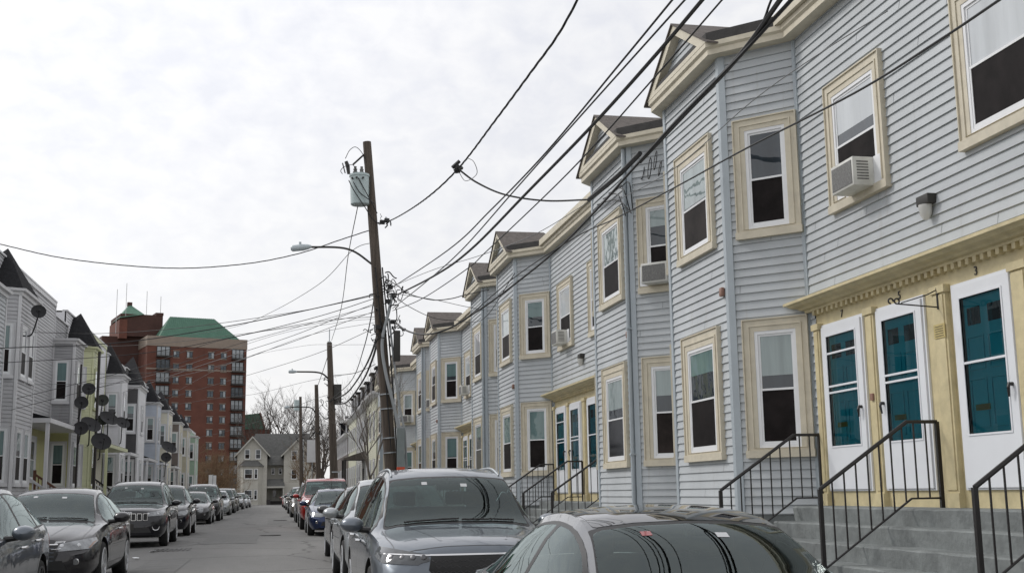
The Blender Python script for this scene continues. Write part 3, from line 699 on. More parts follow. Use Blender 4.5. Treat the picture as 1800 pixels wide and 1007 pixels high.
    if porch:
        py0, py1, xo, z1p, m_in, rail = porch
        u0, u1 = py0-oy, py1-oy; xo_ = xo-ox
        b = MB(); b.hexa([(0.02, u0, z1p+0.35), (xo_, u0, z1p+0.02), (xo_, u0, z1p-0.0), (0.02, u0, z1p-0.0), (0.02, u1, z1p+0.35), (xo_, u1, z1p+0.02), (xo_, u1, z1p), (0.02, u1, z1p)])
        b.build('porch_roof', BSHIN, t)
        b = MB(); b.box(0.02, xo_+0.03, u0-0.03, u1+0.03, z1p-0.16, z1p-0.004); b.build('porch_beam', mt, t)
        b = MB(); zf = GZ(py0)+1.2
        b.box(0.02, 0.35, u0, u1, base, zf); b.build('porch_floor', CONC, t)
        b = MB(); b.box(xo_-0.14, xo_-0.02, u0+0.02, u0+0.14, GZ(py0)+KERB, z1p-0.16); b.build('post', mt, t)
        b = MB(); b.box(0.01, 0.035, u0, u1, zf, z1p-0.16); b.build('porch_wall', m_in, t)
        fD = Fr((0.035, u0), (0.035, u1), -1)
        for k in range(2):
            a = 0.3+k*1.15
            if a+0.95 > u1-u0: break
            b = MB(); ring(b, fD, a, a+0.95, zf, zf+2.15, 0.08, 0, 0.05); d = b.build('door', mt, t)
            b = MB(); fD.box(b, a+0.09, a+0.86, zf+0.02, zf+2.06, 0, 0.02); b.build('door_leaf', WDOOR if k else BWOOD, d)
            b = MB(); fD.box(b, a+0.25, a+0.7, zf+1.1, zf+1.9, 0.02, 0.027); b.build('door_pane', UPANE[3], d)
        if u1-u0 > 4.3: window(fD, 2.9, 4.1, zf+0.6, zf+2.3, t, 0.12, mt, upper=3, lower=UPANE[0])
        # steps to the street
        b = MB(); n = 5; st0 = u0+0.2; st1 = min(u1-0.3, u0+2.7)
        for k in range(n): b.box(0.34+k*0.28, 0.62+k*0.28, st0, st1, base, zf-(k+1)*(zf-GZ(py0)-KERB)/(n+0.2))
        b.build('steps', CONC, t)
        for (yy, rm) in ((st0, rail[0]), (st1, rail[1])):
            b = MB(); x0_, x1_ = 0.35, 1.85; za, zc = zf+0.95, GZ(py0)+KERB+0.98
            th = 0.045
            b.hexa([(x0_, yy-th, za-0.09), (x1_, yy-th, zc-0.09), (x1_, yy+th, zc-0.09), (x0_, yy+th, za-0.09), (x0_, yy-th, za), (x1_, yy-th, zc), (x1_, yy+th, zc), (x0_, yy+th, za)])
            b.hexa([(x0_, yy-0.025, za-0.85), (x1_, yy-0.025, zc-0.85), (x1_, yy+0.025, zc-0.85), (x0_, yy+0.025, za-0.85), (x0_, yy-0.025, za-0.77), (x1_, yy-0.025, zc-0.77), (x1_, yy+0.025, zc-0.77), (x0_, yy+0.025, za-0.77)])
            for k in range(1, 11):
                x = lerp(x0_, x1_, k/11); z = lerp(za, zc, k/11); b.box(x-0.02, x+0.02, yy-0.02, yy+0.02, z-0.82, z-0.05)
            b.box(x1_-0.05, x1_+0.05, yy-0.05, yy+0.05, zc-1.0, zc+0.08); b.box(x0_-0.05, x0_+0.05, yy-0.05, yy+0.05, zf, za+0.1)
            b.build('stair_rail', rm, t)
    return t
left_house('pale grey house at the left edge of the photo, only its corner and eave showing', 27.0, 37.45, 39.35, -7.95, S_PALE, 7.75, 'flat', zwall=8.2, fw=2)
left_house('grey sided house with black pointed bay roof at the far left, dish on its corner', 39.7, 42.45, 50.45, -8.0, S_GREY, 8.22, 'turret', (-8.8, 41.3, 9.85), zwall=9.45, near=0.35, fw=2,
           porch=(43.3, 50.2, -7.55, 4.35, S_OLIVE, (WTRIM, BWOOD)), windows_wall=((45.2, 5.15, 1.3, 1.75, 1),))
left_house('flat roofed grey box bay above the yellowish porch wall', 50.5, 52.7, 53.5, -8.0, S_GREYD, 8.0, 'flat', zwall=8.9, near=0.05, low_m=S_OLIVE)
left_house('pale yellow house with black pointed roof, second turret along', 53.6, 55.4, 65.6, -7.7, S_YEL, 8.05, 'turret', (-8.5, 54.9, 9.7), mt=S_YEL, m_wall=S_WHITE, zwall=9.5, near=0.7,
           porch=(58.0, 65.3, -7.5, 4.1, S_CREAM, (WTRIM, DWOOD)), windows_wall=((60.5, 5.3, 1.2, 1.7, 0),))
left_house('white house with brown black pointed roof, third turret along', 66.1, 68.6, 73.9, -8.0, S_WHITE, 8.1, 'turret', (-8.9, 67.9, 9.95), zwall=9.2, near=0.1, porch=(69.5, 73.8, -7.8, 4.1, S_CREAM, (WTRIM, DWOOD)))
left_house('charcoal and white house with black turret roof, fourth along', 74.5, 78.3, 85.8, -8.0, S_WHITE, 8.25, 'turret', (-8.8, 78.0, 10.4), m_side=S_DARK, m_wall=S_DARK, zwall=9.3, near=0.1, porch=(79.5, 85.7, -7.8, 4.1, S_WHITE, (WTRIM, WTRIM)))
left_house('light blue house with black turret roof, fifth along', 86.4, 89.0, 94.8, -8.0, S_BLUE2, 8.15, 'turret', (-8.8, 88.2, 9.9), zwall=9.2, near=0.1, porch=(90.0, 94.7, -7.8, 4.1, S_BLUE2, (WTRIM, WTRIM)))
left_house('cream house with dark turret roof beyond the light blue one', 95.3, 99.0, 106.5, -8.0, S_CREAM, 8.2, 'turret', (-8.8, 97.6, 9.9), zwall=9.2, near=0.1, porch=(101, 106.4, -7.8, 4.1, S_CREAM, (WTRIM, WTRIM)))
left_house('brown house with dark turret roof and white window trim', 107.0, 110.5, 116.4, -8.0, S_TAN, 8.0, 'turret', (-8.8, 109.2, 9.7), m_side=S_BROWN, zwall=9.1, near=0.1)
left_house('tan house with dark turret roof near the far left end', 117.0, 120.5, 129.0, -8.0, S_TAN, 8.0, 'turret', (-8.8, 119.0, 9.5), zwall=9.0, near=0.1)
left_house('pale green house at the far left end of the row', 129.5, 133.5, 141.0, -8.0, S_GREEN, 7.9, 'flat', zwall=8.7, near=0.1)

# ---------------------------------------------------------------- satellite dishes
DISHM = mat('dish_grey', (0.024, 0.024, 0.026), 0.8, noise=0.15, nscale=4); DISHG = mat('dish_greenish', (0.05, 0.056, 0.048), 0.8, noise=0.15, nscale=4)
def dish(pos, r, root, m, label, face=(0.35, -0.8, 0.45), flat=1.0):
    t = thing('satellite_dish', pos, label, 'satellite dish', 'satellite dishes on the left house fronts')
    ax = Vector(face).normalized(); b = MB()
    k = 8; prof = [(-0.22*r*(1-(i/k)**2), max(1e-6, r*i/k)) for i in range(k+1)]; prof2 = [(d-0.012, q) for d, q in prof[::-1]]
    b.lathe((0, 0, 0), ax, [(prof[0][0], 0.0001)]+prof[1:]+prof2[:-1]+[(prof2[-1][0], 0.0001)], 28)
    b.build('reflector', m, t, smooth=True, angle=60)
    b = MB(); rt = Vector(root)-Vector(pos); bk = ax*(-0.26*r-0.02)
    b.tube(spline([rt, Vector((rt.x*0.5, rt.y*0.55, rt.z*0.9)), bk+Vector((0, 0, -0.12)), bk], 6), 0.025, 7); b.box(bk.x-0.06, bk.x+0.06, bk.y-0.05, bk.y+0.05, bk.z-0.08, bk.z+0.06)
    b.build('mast', DISHM, t)
    up = Vector((0, 0, 1)); dn = (ax*ax.dot(up)-up).normalized()
    b = MB(); e = ax*r*0.95+dn*0.35*r
    b.tube([dn*r*0.97, e], 0.014, 6); b.tube([e-ax*0.05, e+ax*0.06], 0.035, 8); b.build('feed_arm', DISHM, t)
    return t
def at(u, v, X): return onX(u, v, X)
DD = [(68, 547, 0.237, (40, 578), -7.6, DISHM, 'dark round dish on the corner of the grey house at far left', (0.25, -0.9, 0.3)),
      (156, 683, 0.269, (142, 705), -7.5, DISHM, 'dark round dish, topmost of the cluster before the yellow house', (0.2, -0.9, 0.35)),
      (143, 707, 0.269, (137, 735), -7.4, DISHM, 'dark round dish just below the topmost one', (0.2, -0.9, 0.35)),
      (180, 703, 0.269, (172, 730), -7.4, DISHG, 'dark dish just right of the mast by the yellow house', (0.1, -0.95, 0.3)),
      (160, 745, 0.422, (140, 780), -7.2, DISHM, 'large tilted oval dish in the middle of the cluster', (0.55, -0.65, 0.8)),
      (142, 752, 0.282, (125, 778), -7.3, DISHM, 'small round dish left of the large oval one', (0.2, -0.9, 0.4)),
      (181, 737, 0.256, (172, 765), -7.4, DISHG, 'small greenish dish behind the two oval ones', (0.2, -0.9, 0.35)),
      (192, 734, 0.435, (170, 780), -7.1, DISHM, 'large tilted oval dish upper right in the cluster', (0.55, -0.65, 0.85)),
      (216, 742, 0.358, (196, 775), -7.1, DISHM, 'oval dish farthest right in the cluster', (0.5, -0.7, 0.75)),
      (178, 775, 0.422, (158, 805), -7.1, DISHM, 'large oval dish lowest in the cluster', (0.35, -0.8, 0.55)),
      (297, 785, 0.576, (290, 812), -7.2, DISHM, 'wide oval dish above another one far along the row', (0.5, -0.6, 0.75)),
      (292, 803, 0.352, (291, 838), -7.2, DISHM, 'small dish on a pole far along the row', (0.2, -0.9, 0.35))]
for u, v, r, (ru, rv), X, m, lb, fc in DD:
    p = at(u, v, X); q = at(ru, rv, X-0.15); q.y = p.y+0.25
    if u < 100: q.x = -7.98
    dish(p, r, q, m, lb, fc)
# masts the dishes hang on
for (u, v0, v1, X, lb) in ((140, 640, 880, -7.65, 'thin dark mast carrying the left part of the dish cluster'), (172, 618, 890, -7.5, 'thick dark post beside the yellow house carrying dishes')):
    a = at(u+3, v0, X); c = at(u-2, v1, X); c.y = a.y; b = MB(); b.tube([a, Vector((a.x, a.y, GZ(a.y)+KERB))], 0.04 if u < 150 else 0.06, 8); tag(b.build('dish_mast', DWOOD), lb, 'mast')

# ---------------------------------------------------------------- right side beyond the terrace
def cream_house(y0, y1, zt, m, label, porch=False, dorm=2):
    t = thing('mansard_house', (6.3, y0, 0), label, 'house', 'cream houses beyond the blue terrace'); Ly = y1-y0
    f = Fr((0, 0), (0, Ly), 1); g = Fr((9, 0), (0, 0), 1); b = MB()
    laps(b, f, 0.3, zt, c=0.14); laps(b, g, 0.3, zt, c=0.14); b.box(8.9, 9, 0, Ly, 0, zt); b.box(0, 9, Ly-0.1, Ly, 0, zt)
    b.build('wall', m, t)
    b = MB(); sweep(b, [(9, 0), (0, 0), (0, Ly)], [(0, zt-0.15), (0.1, zt-0.15), (0.35, zt+0.05), (0.38, zt+0.2), (0, zt+0.25)], 1); b.build('cornice', WTRIM, t)
    b = MB(); a = [(0.0, 0.0, zt+0.2), (9, 0, zt+0.2), (9, Ly, zt+0.2), (0, Ly, zt+0.2)]; c = [(0.9, 0.4, zt+1.9), (8, 0.4, zt+1.9), (8, Ly-0.4, zt+1.9), (0.9, Ly-0.4, zt+1.9)]
    b.hexa(a+c); b.build('mansard_roof', BSHIN, t)
    for k in range(dorm):
        yc = Ly*(k+0.5)/dorm; fd = Fr((0.15, yc-0.6), (0.15, yc+0.6), 1)
        b = MB(); b.box(0.2, 1.5, yc-0.6, yc+0.6, zt+0.3, zt+1.85); b.box(0.05, 1.6, yc-0.72, yc+0.72, zt+1.85, zt+1.97)
        d = b.build('dormer', BSHIN, t); b = MB(); ring(b, fd, 0.15, 1.05, zt+0.45, zt+1.75, 0.1, -0.06, 0.03); b.build('dormer_window', WTRIM, d)
        b = MB(); fd.box(b, 0.25, 0.95, zt+0.55, zt+1.65, -0.06, 0.0); b.build('dormer_pane', UPANE[3], d)
    for z0 in (5.0, 2.0):
        n = max(2, int(Ly/2.2))
        for k in range(n):
            uc = Ly*(k+0.5)/n
            if porch and z0 < 3 and uc < 3.5: continue
            window(f, uc-0.55, uc+0.55, z0, z0+1.8, t, 0.12, WTRIM, upper=3)
        window(g, 7.2, 8.3, z0, z0+1.8, t, 0.12, WTRIM, upper=3)
    if porch:
        b = MB(); b.hexa([(0, 0.3, 4.6), (-1.5, 0.3, 4.1), (-1.5, 0.3, 4.0), (0, 0.3, 4.0), (0, 3.4, 4.6), (-1.5, 3.4, 4.1), (-1.5, 3.4, 4.0), (0, 3.4, 4.0)]); b.build('porch_roof', SHING, t)
        for y_ in (.35, 3.2): b = MB(); b.box(-1.45, -1.3, y_, y_+.15, 1.2, 4.0); b.build('post', DWOOD, t)
        b = MB(); b.box(-1.5, 0, 0.3, 3.4, 0.2, 1.2); b.build('porch_floor', CONC, t)
        b = MB(); b.box(-0.06, 0.0, 1.2, 2.2, 1.2, 3.4); b.build('door', DWOOD, t)
    return t
S_CR2 = siding('ivory_siding', (0.60, 0.60, 0.47)); S_CR3 = siding('grey_cream_siding', (0.42, 0.42, 0.40))
cream_house(75.0, 83.5, 7.75, S_CR2, 'ivory house with dark dormers just beyond the bare street tree', False, 2)
cream_house(84.0, 93.0, 7.6, S_CR3, 'grey cream mansard house with small porch roof over its steps', True, 2)
cream_house(93.6, 103.0, 7.6, S_CR2, 'farthest mansard house behind the second wooden pole', False, 3)
cream_house(104, 125.0, 6.6, S_BROWN, 'low brown house hidden among branches beyond the poles', False, 2)
p = onX(610, 856, 5.0); b = MB(); b.tube([(0, 0, -0.9), (0, 0, 0.0)], [0.24, 0.3], 14); 
t = thing('recycling_bin', (5.5, 83.0, GZ(83)+KERB), 'blue bin standing on the pavement by the porch steps', 'bin')
b = MB(); b.tube([(0, 0, 0), (0, 0, 1.1)], [0.26, 0.34], 16); b.build('bin_body', mat('blue_plastic', (0.015, 0.03, 0.16), 0.5), t); b = MB(); b.tube([(0, 0, 1.1), (0, 0, 1.18), (0, 0, 1.24)], [0.37, 0.37, 0.2], 16); b.build('lid', MATS['blue_plastic'], t)

# ---------------------------------------------------------------- far house closing the street
def far_house():
    Y = 186.0; k = Y/170.0
    X = lambda x: x*k; S_F = siding('far_cream_siding', (0.44, 0.425, 0.375)); GR = mat('grey_shingle', (0.11, 0.11, 0.105), 0.9, noise=0.25, nscale=3); FT = mat('far_trim', (0.42, 0.41, 0.37), 0.6)
    t = thing('gabled_house', (0, Y, 0), 'cream house with two gables and dark porch closing the end of the street', 'house')
    zg = -0.3; ze = 7.9
    def gable(x0, x1, y, d, zp, name='gable_wall', bay=True, cut=1.0):
        xm = (x0+x1)/2; f = Fr((x0, y), (x1, y), -1); b = MB(); laps(b, f, zg, ze, c=0.16)
        b.poly([(x0, y, ze), (x1, y, ze), (xm, y, zp)]); b.box(x0, x0+0.1, y, y+d, zg, ze); b.box(x1-0.1, x1, y, y+d, zg, ze); b.build(name, S_F, t)
        b = MB(); o = 0.45
        for s_ in (-1, 1):
            xe = xm+s_*(x1-x0)/2+s_*o; ze_ = ze-o*(zp-ze)/((x1-x0)/2)
            b.hexa([(xe, y-0.5, ze_), (xm, y-0.5, zp+0.05), (xm, y+d, zp+0.05), (xe, y+d, ze_), (xe, y-0.5, ze_+0.18), (xm, y-0.5, zp+0.23), (xm, y+d, zp+0.23), (xe, y+d, ze_+0.18)])
        b.build('roof', GR, t)
        b = MB()
        for s_ in (-1, 1):
            xe = xm+s_*(x1-x0)/2+s_*o; ze_ = ze-o*(zp-ze)/((x1-x0)/2)
            b.hexa([(xe, y-0.53, ze_-0.12), (xm, y-0.53, zp-0.08), (xm, y-0.50, zp-0.08), (xe, y-0.5, ze_-0.12), (xe, y-0.53, ze_+0.14), (xm, y-0.53, zp+0.2), (xm, y-0.5, zp+0.2), (xe, y-0.5, ze_+0.14)])
        b.build('rake_board', FT, t); return f
    x0, x1 = -5.3, -0.9
    f = gable(x0, x1, -1.0, 9, 10.3)
    for uc in (1.45, 3.05): window(f, uc-0.5, uc+0.5, 6.6+0.35, 8.3+0.35, t, 0.12, FT, upper=3)
    # two-storey bay
    b = MB(); bp = [(x0+0.4, -1.0), (x0+0.9, -1.9), (x1-1.2, -1.9), (x1-0.7, -1.0)]
    for z0, z1 in ((zg, 6.0),):
        for a, c in zip(bp, bp[1:]): laps(b, Fr(a, c, -1), z0, z1, c=0.16)
    b.build('bay', S_F, t)
    b = MB(); q = [(x0+0.1, -1.0, 6.0), (x0+0.7, -2.2, 6.0), (x1-1.0, -2.2, 6.0), (x1-0.4, -1.0, 6.0)]; b.poly(q); b.quad(q[1], q[2], (x1-1.4, -1.0, 6.9), (x0+1.0, -1.0, 6.9)); b.tri(q[0], q[1], (x0+1.0, -1.0, 6.9)); b.tri(q[2], q[3], (x1-1.4, -1.0, 6.9)); b.build('bay_roof', GR, t)
    fb = Fr(bp[1], bp[2], -1)
    for z0 in (4.0, 0.9):
        window(fb, 0.1, 1.5, z0, z0+1.7, t, 0.12, FT, upper=3); window(fb, 1.55, 2.25, z0, z0+1.7, t, 0.1, FT, upper=3)
    f2 = gable(1.6, 6.4, 0.0, 9, 10.3)
    for z0 in (6.75, 3.9): window(f2, 1.0, 2.1, z0, z0+1.7, t, 0.12, FT, upper=3)
    b = MB(); f3 = Fr((x1, 2.5), (1.6, 2.5), -1); laps(b, f3, zg, 7.4, c=0.16); b.build('middle_wall', S_F, t)
    for uc in (0.9, 2.0): window(f3, uc-0.35, uc+0.35, 4.7, 5.9, t, 0.1, FT, upper=3)
    b = MB(); b.hexa([(x0+1, 3, 7.6), (6.4, 3, 7.6), (6.4, 10, 7.6), (x0+1, 10, 7.6), (x0+2.5, 5.8, 11.2), (5.6, 5.8, 11.2), (5.6, 6.2, 11.2), (x0+2.5, 6.2, 11.2)])
    b.hexa([(x1-0.3, 1.0, 6.2), (1.7, 1.0, 6.2), (1.7, 3.5, 6.2), (x1-0.3, 3.5, 6.2), (x1-0.3, 2.6, 7.7), (1.7, 2.6, 7.7), (1.7, 3.5, 7.7), (x1-0.3, 3.5, 7.7)]); b.build('main_roof', GR, t)
    # porch
    b = MB(); b.hexa([(-1.3, -0.8, 3.0), (1.8, -0.8, 3.0), (1.8, 2.5, 3.0), (-1.3, 2.5, 3.0), (-0.9, 0.6, 4.1), (1.6, 0.6, 4.1), (1.6, 2.5, 4.1), (-0.9, 2.5, 4.1)]); b.build('porch_roof', GR, t)
    b = MB(); b.box(-1.3, 1.8, -0.85, -0.75, 2.75, 3.0); b.box(1.5, 1.7, -0.8, -0.6, zg, 2.8); b.box(-1.2, -1.0, -0.8, -0.6, zg, 2.8); b.build('porch_frame', FT, t)
    b = MB(); b.box(-1.2, -0.3, -0.7, 2.4, zg, 1.0); b.box(-0.3, 1.7, 1.5, 2.4, zg, 0.8); b.build('porch_skirt', DWOOD, t)
    b = MB(); b.box(-0.2, 0.75, 2.3, 2.45, 0.8, 2.7); d = b.build('door', FT, t); b = MB(); b.box(0.05, 0.5, 2.26, 2.32, 1.4, 2.4); b.build('door_pane', UPANE[3], d)
    return t
far_house()

# ---------------------------------------------------------------- brick tower
BRICK = mat('red_brick', (0.135, 0.052, 0.036), 0.9, noise=0.22, nscale=0.5); BRICKD = mat('brown_brick', (0.075, 0.036, 0.029), 0.9, noise=0.22, nscale=0.5)
GRNR = mat('green_metal_roof', (0.075, 0.17, 0.12), 0.7, noise=0.12, nscale=0.6); BAND = mat('stone_band', (0.27, 0.22, 0.18), 0.8, noise=0.1, nscale=1)
def tower():
    Y = 270.0; t = thing('apartment_tower', (-27.4, Y-2, 0), 'tall red brick apartment tower with green hipped roof and balconies', 'building'); t.rotation_euler = (0, 0, R(17)); ox = -27.2
    x0, x1 = 0, 22.0; zt = 35.6; H = 2.86; D = 9.5
    b = MB(); b.box(x0, x1, 0, D, 0, zt-1.3); b.build('wall', BRICK, t)
    b = MB(); b.box(x0-0.1, x1+0.1, -0.1, D+0.1, zt-1.3, zt+0.9); 
    b.build('parapet', BAND, t)
    b = MB()
    for z in (zt-6.3,): b.box(x0-0.03, x1+0.03, -0.04, 0.5, z-0.15, z+0.15)
    b.build('stone_course', BAND, t)
    # roof: hipped, ridge parallel to the street front
    b = MB(); q = [(x0+2.5, 0.3), (x1-1.2, 0.3), (x1-1.2, D-1), (x0+2.5, D-1)]; r = [(x0+5.6, 4.2), (x1-6.5, 4.2), (x1-6.5, 5.0), (x0+5.6, 5.0)]
    b.hexa([(x, y, zt+0.6) for x, y in q]+[(x, y, zt+5.9) for x, y in r]); rf = b.build('roof', GRNR, t)
    b = MB(); n = 40
    for i in range(n+1):
        s = i/n; a = Vector((lerp(q[0][0], q[1][0], s), 0.3, zt+0.62)); c = Vector((min(max(a.x, r[0][0]), r[1][0]), 4.2, zt+5.92))
        if a.x < r[0][0] or a.x > r[1][0]:
            tt = (a.x-q[0][0])/(r[0][0]-q[0][0]) if a.x < r[0][0] else (q[1][0]-a.x)/(q[1][0]-r[1][0]); c = Vector((a.x, lerp(0.3, 4.2, tt), lerp(zt+0.62, zt+5.92, tt)))
        else: c = Vector((a.x, 4.2, zt+5.92))
        b.tube([a, c], 0.06, 4)
    b.build('roof_seam', GRNR, rf)
    f = Fr((x0, 0), (x1, 0), -1); WF = mat('tower_frame', (0.30, 0.28, 0.27), 0.5); WG = mat('tower_glass', (0.06, 0.08, 0.10), 0.08, noise=0.7, nscale=0.9)
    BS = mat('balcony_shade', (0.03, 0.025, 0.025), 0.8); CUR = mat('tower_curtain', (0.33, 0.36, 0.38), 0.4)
    cols = [6.3, 9.2, 14.0, 16.8]; rnd = random.Random(4)
    for k in range(11):
        z = zt-3.1-k*H-0.9+0.35
        for c in cols:
            b = MB(); ring(b, f, c-0.65, c+0.65, z, z+1.35, 0.07, 0, 0.05); f.box(b, c-0.04, c+0.04, z, z+1.35, 0, 0.06); o = b.build('window', BS, t)
            b = MB(); f.box(b, c-0.58, c+0.58, z+0.07, z+1.28, 0.0, 0.02); b.build('pane', WG, o)
            if rnd.random() < 0.75:
                b = MB(); s_ = rnd.choice((-1, 1)); f.box(b, c+0.05*s_, c+0.55*s_, z+0.1+rnd.choice((0, .4)), z+1.25, 0.02, 0.026); b.build('curtain', CUR, o)
            b = MB(); f.box(b, c-0.75, c+0.75, z+1.37, z+1.52, 0, 0.06); f.box(b, c-0.7, c+0.7, z-0.16, z-0.02, 0, 0.08); b.build('lintel', BAND, o)
    for ci, (a, e) in enumerate(((2.0, 5.0), (18.6, 21.4))):
        b = MB(); 
        for k in range(11):
            z = zt-3.6-k*H
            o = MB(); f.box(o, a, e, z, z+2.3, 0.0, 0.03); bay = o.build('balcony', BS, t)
            o = MB()
            for q_ in range(3): u_ = a+0.15+q_*(e-a-0.2)/3; f.box(o, u_, u_+(e-a)/3-0.25, z+0.25, z+2.1, 0.03, 0.05)
            o.build('glazing', CUR if rnd.random() < 0.55 else WG, bay)
            o = MB(); f.box(o, a-0.1, e+0.1, z-0.18, z, 0.0, 1.3); f.box(o, a-0.1, e+0.1, z+0.95, z+1.02, 1.22, 1.28); f.box(o, a-0.1, e+0.1, z+0.1, z+0.14, 1.22, 1.28)
            for q_ in range(16): u_ = a-0.1+q_*(e-a+0.2)/15; f.box(o, u_-0.02, u_+0.02, z, z+1.0, 1.22, 1.27)
            o.build('balcony_rail', DARKM, bay)
    # side face windows
    g = Fr((x0, D), (x0, 0), -1)
    # wing behind left
    b = MB(); b.box(x0-8, x0+12, 9.6, 26, 0, zt+1.6); b.box(x0-8.1, x0+1, 9.5, 26.1, zt-4.2, zt-3.6); b.build('rear_wing', BRICKD, t)
    for k in range(3):
        for c in (2.2, 5.4):
            b = MB(); b.box(x0-8+c-0.7, x0-8+c+0.7, 9.5, 9.62, zt-6.6-k*H, zt-5.2-k*H); b.build('window', WG, t)
    b = MB(); b.box(x0-4.5, x0+4.8, 8, 20, zt+1.6, zt+6.6); b.build('roof_house', BRICKD, t)
    b = MB(); b.box(x0-4.7, x0-3.0, 7.8, 20.2, zt+1, zt+5.3); b.build('roof_house', BRICK, t)
    b = MB(); b.poly([(x0-4.8, 7.7, zt+5.3), (x0+0.5, 7.7, zt+6.62), (x0+0.5, 18, zt+6.62), (x0-4.8, 18, zt+5.3)]); b.tri((x0-4.7, 7.7, zt+5.6), (x0+0.6, 7.7, zt+6.62), (x0-1.9, 12, zt+9.4)); b.tri((x0-4.7, 7.7, zt+5.6), (x0-4.7, 17, zt+5.6), (x0-1.9, 12, zt+9.4)); b.tri((x0+0.6, 7.7, zt+6.62), (x0+0.6, 17, zt+6.62), (x0-1.9, 12, zt+9.4)); b.tri((x0+0.6, 17, zt+6.62), (x0-4.7, 17, zt+5.6), (x0-1.9, 12, zt+9.4))
    b.build('lantern_roof', GRNR, t)
    b = MB(); b.box(x0-2.4, x0-1.4, 11.5, 12.5, zt+8.9, zt+9.8); b.box(x0+3.2, x0+4.9, 7.9, 12, zt+6.6, zt+7.2); b.build('vent_box', BRICKD, t)
    b = MB()
    for x, z0, z1 in ((x0-5.4, zt+2, zt+12), (x0-3.4, zt+6, zt+13.5), (x0+1.1, zt+6.6, zt+12), (x0+4.2, zt+6.8, zt+11)): b.tube([(x, 8, z0), (x, 8, z1)], 0.06, 4)
    b.build('antenna', mat('pale_antenna', (0.5, 0.5, 0.5), 0.5), t)
    b = MB(); b.poly([(x0-14, 6, zt-5.5), (x0-9, 6, zt-5.5), (x0-9, 6, zt-0.5), (x0-12, 6, zt-0.5)]); b.prism([(x0-14, 6, zt-6), (x0-9, 6, zt-6), (x0-9, 6, zt-1), (x0-12.5, 6, zt-1)], (0, 12, 0)); b.build('wing_roof', GRNR, t)
    b = MB(); b.box(x0-14, x0-9, 7, 20, 0, zt-6); b.build('low_wing', BRICKD, t)
    return t
tower()
t = thing('brick_annex', (-4.5, 290, 0), 'low brick building with pale green gable behind the cream house', 'building')
b = MB(); b.box(-4, 3.8, 0, 14, 0, 17.2); b.build('wall', BRICK, t); b = MB(); b.prism([(-4.2, -0.2, 17.2), (2.3, -0.2, 17.2), (1.2, -0.2, 21.0), (-4.2, -0.2, 20.4)], (0, 14, 0)); b.build('roof', GRNR, t)
b = MB(); b.tube([(2.4, -0.3, 17.2), (1.2, -0.3, 21.1)], 0.22, 4); b.build('coping', BRICK, t)
for x in (-2.4, 0.2, 2.2): b = MB(); b.box(x-0.5, x+0.5, -0.05, 0.02, 13.9, 15.6); b.build('window', MATS['tower_glass'], t)

# ---------------------------------------------------------------- poles
def at_pole(a, c, z): s = (z-a.z)/(c.z-a.z); return a.lerp(c, s)
P1a = Vector((3.32, 33.0, GZ(33)+KERB-0.1)); P1b = onY(645, 250, 33.0)
t = thing('utility_pole', P1a, 'leaning brown wooden pole carrying a pale grey transformer drum', 'utility pole', 'wooden poles on the right kerb')
def loc(p): return Vector(p)-P1a
b = MB(); n = 14; b.tube([loc(P1a.lerp(P1b, i/n)) for i in range(n+1)], [lerp(0.185, 0.118, i/n) for i in range(n+1)], 16); b.build('pole_shaft', WOODP, t, smooth=True, angle=50)
PP = lambda z: at_pole(P1a, P1b, z)
# transformer drum
zc = 9.75; c0 = PP(zc)-Vector((0.47, 0.02, 0)); 
TR = mat('transformer_paint', (0.42, 0.50, 0.50), 0.4, noise=0.06, nscale=5, coat=0.2)
top = onY(634, 308, 33.0-0.15); bot = onY(636, 360, 33.0-0.15); c = loc(Vector((top.x-0.03, 32.9, top.z))); h = top.z-bot.z
b = MB(); b.lathe(c, (0.02, 0, -1), [(-0.06, 0.0001), (-0.05, 0.2), (-0.02, 0.285), (0.04, 0.29), (0.045, 0.27), (h*0.97, 0.262), (h, 0.24)], 32); tk = b.build('transformer', TR, t, smooth=True)
b = MB(); ax = (P1b-P1a).normalized()
for z in (0.2, 0.65): q = loc(PP(top.z-z)); b.box(c.x+0.2, q.x, q.y-0.07, q.y+0.07, q.z-0.05, q.z+0.05)
b.build('hanger', GALV, tk)
b = MB()
for dx_ in (-0.12, 0.06): b.lathe(c+Vector((dx_, 0, 0.0)), (0, 0, 1), [(0, 0.05), (0.1, 0.07), (0.12, 0.045), (0.18, 0.06), (0.2, 0.035), (0.26, 0.04), (0.27, 0.0001)], 12)
b.build('bushing', ACG, tk, smooth=True)
b = MB()
for dx_, dy_ in ((-0.22, -0.16), (-0.1, -0.25), (0.08, -0.26)): b.cyl(c+Vector((dx_, dy_, -0.13)), c+Vector((dx_, dy_-0.1, -0.15)), 0.03, 8)
b.build('terminal', IRON, tk)
# cut-out fuse on an arm
a = loc(PP(top.z+0.75)); q = loc(onY(607, 290, 32.9)); 
b = MB(); b.tube([a, q+Vector((0.22, 0, 0.02))], 0.03, 6); q2 = loc(onY(613, 306, 32.9)); b.tube([q+Vector((0.02, 0, 0.1)), (q+q2)/2+Vector((0.02, 0, 0.1)), q2], [0.05, 0.06, 0.045], 8)
b.tube([q+Vector((-0.08, 0, 0.05)), q2+Vector((-0.1, 0, 0.02))], 0.018, 6); b.build('fuse_cutout', IRON, t)
b = MB(); k = lambda u, v, y=32.8: loc(onY(u, v, y))
b.tube(spline([k(607, 279), k(615, 264), k(626, 259), k(638, 272), k(641, 290)], 6), 0.010, 5)
b.tube(spline([k(602, 306), k(599, 300), k(606, 293), k(620, 290), k(627, 302)], 6), 0.010, 5)
b.tube(spline([k(613, 317, 32.6), k(622, 335, 32.6), k(640, 362, 32.6), k(655, 385, 32.7), k(668, 395)], 6), 0.014, 5)
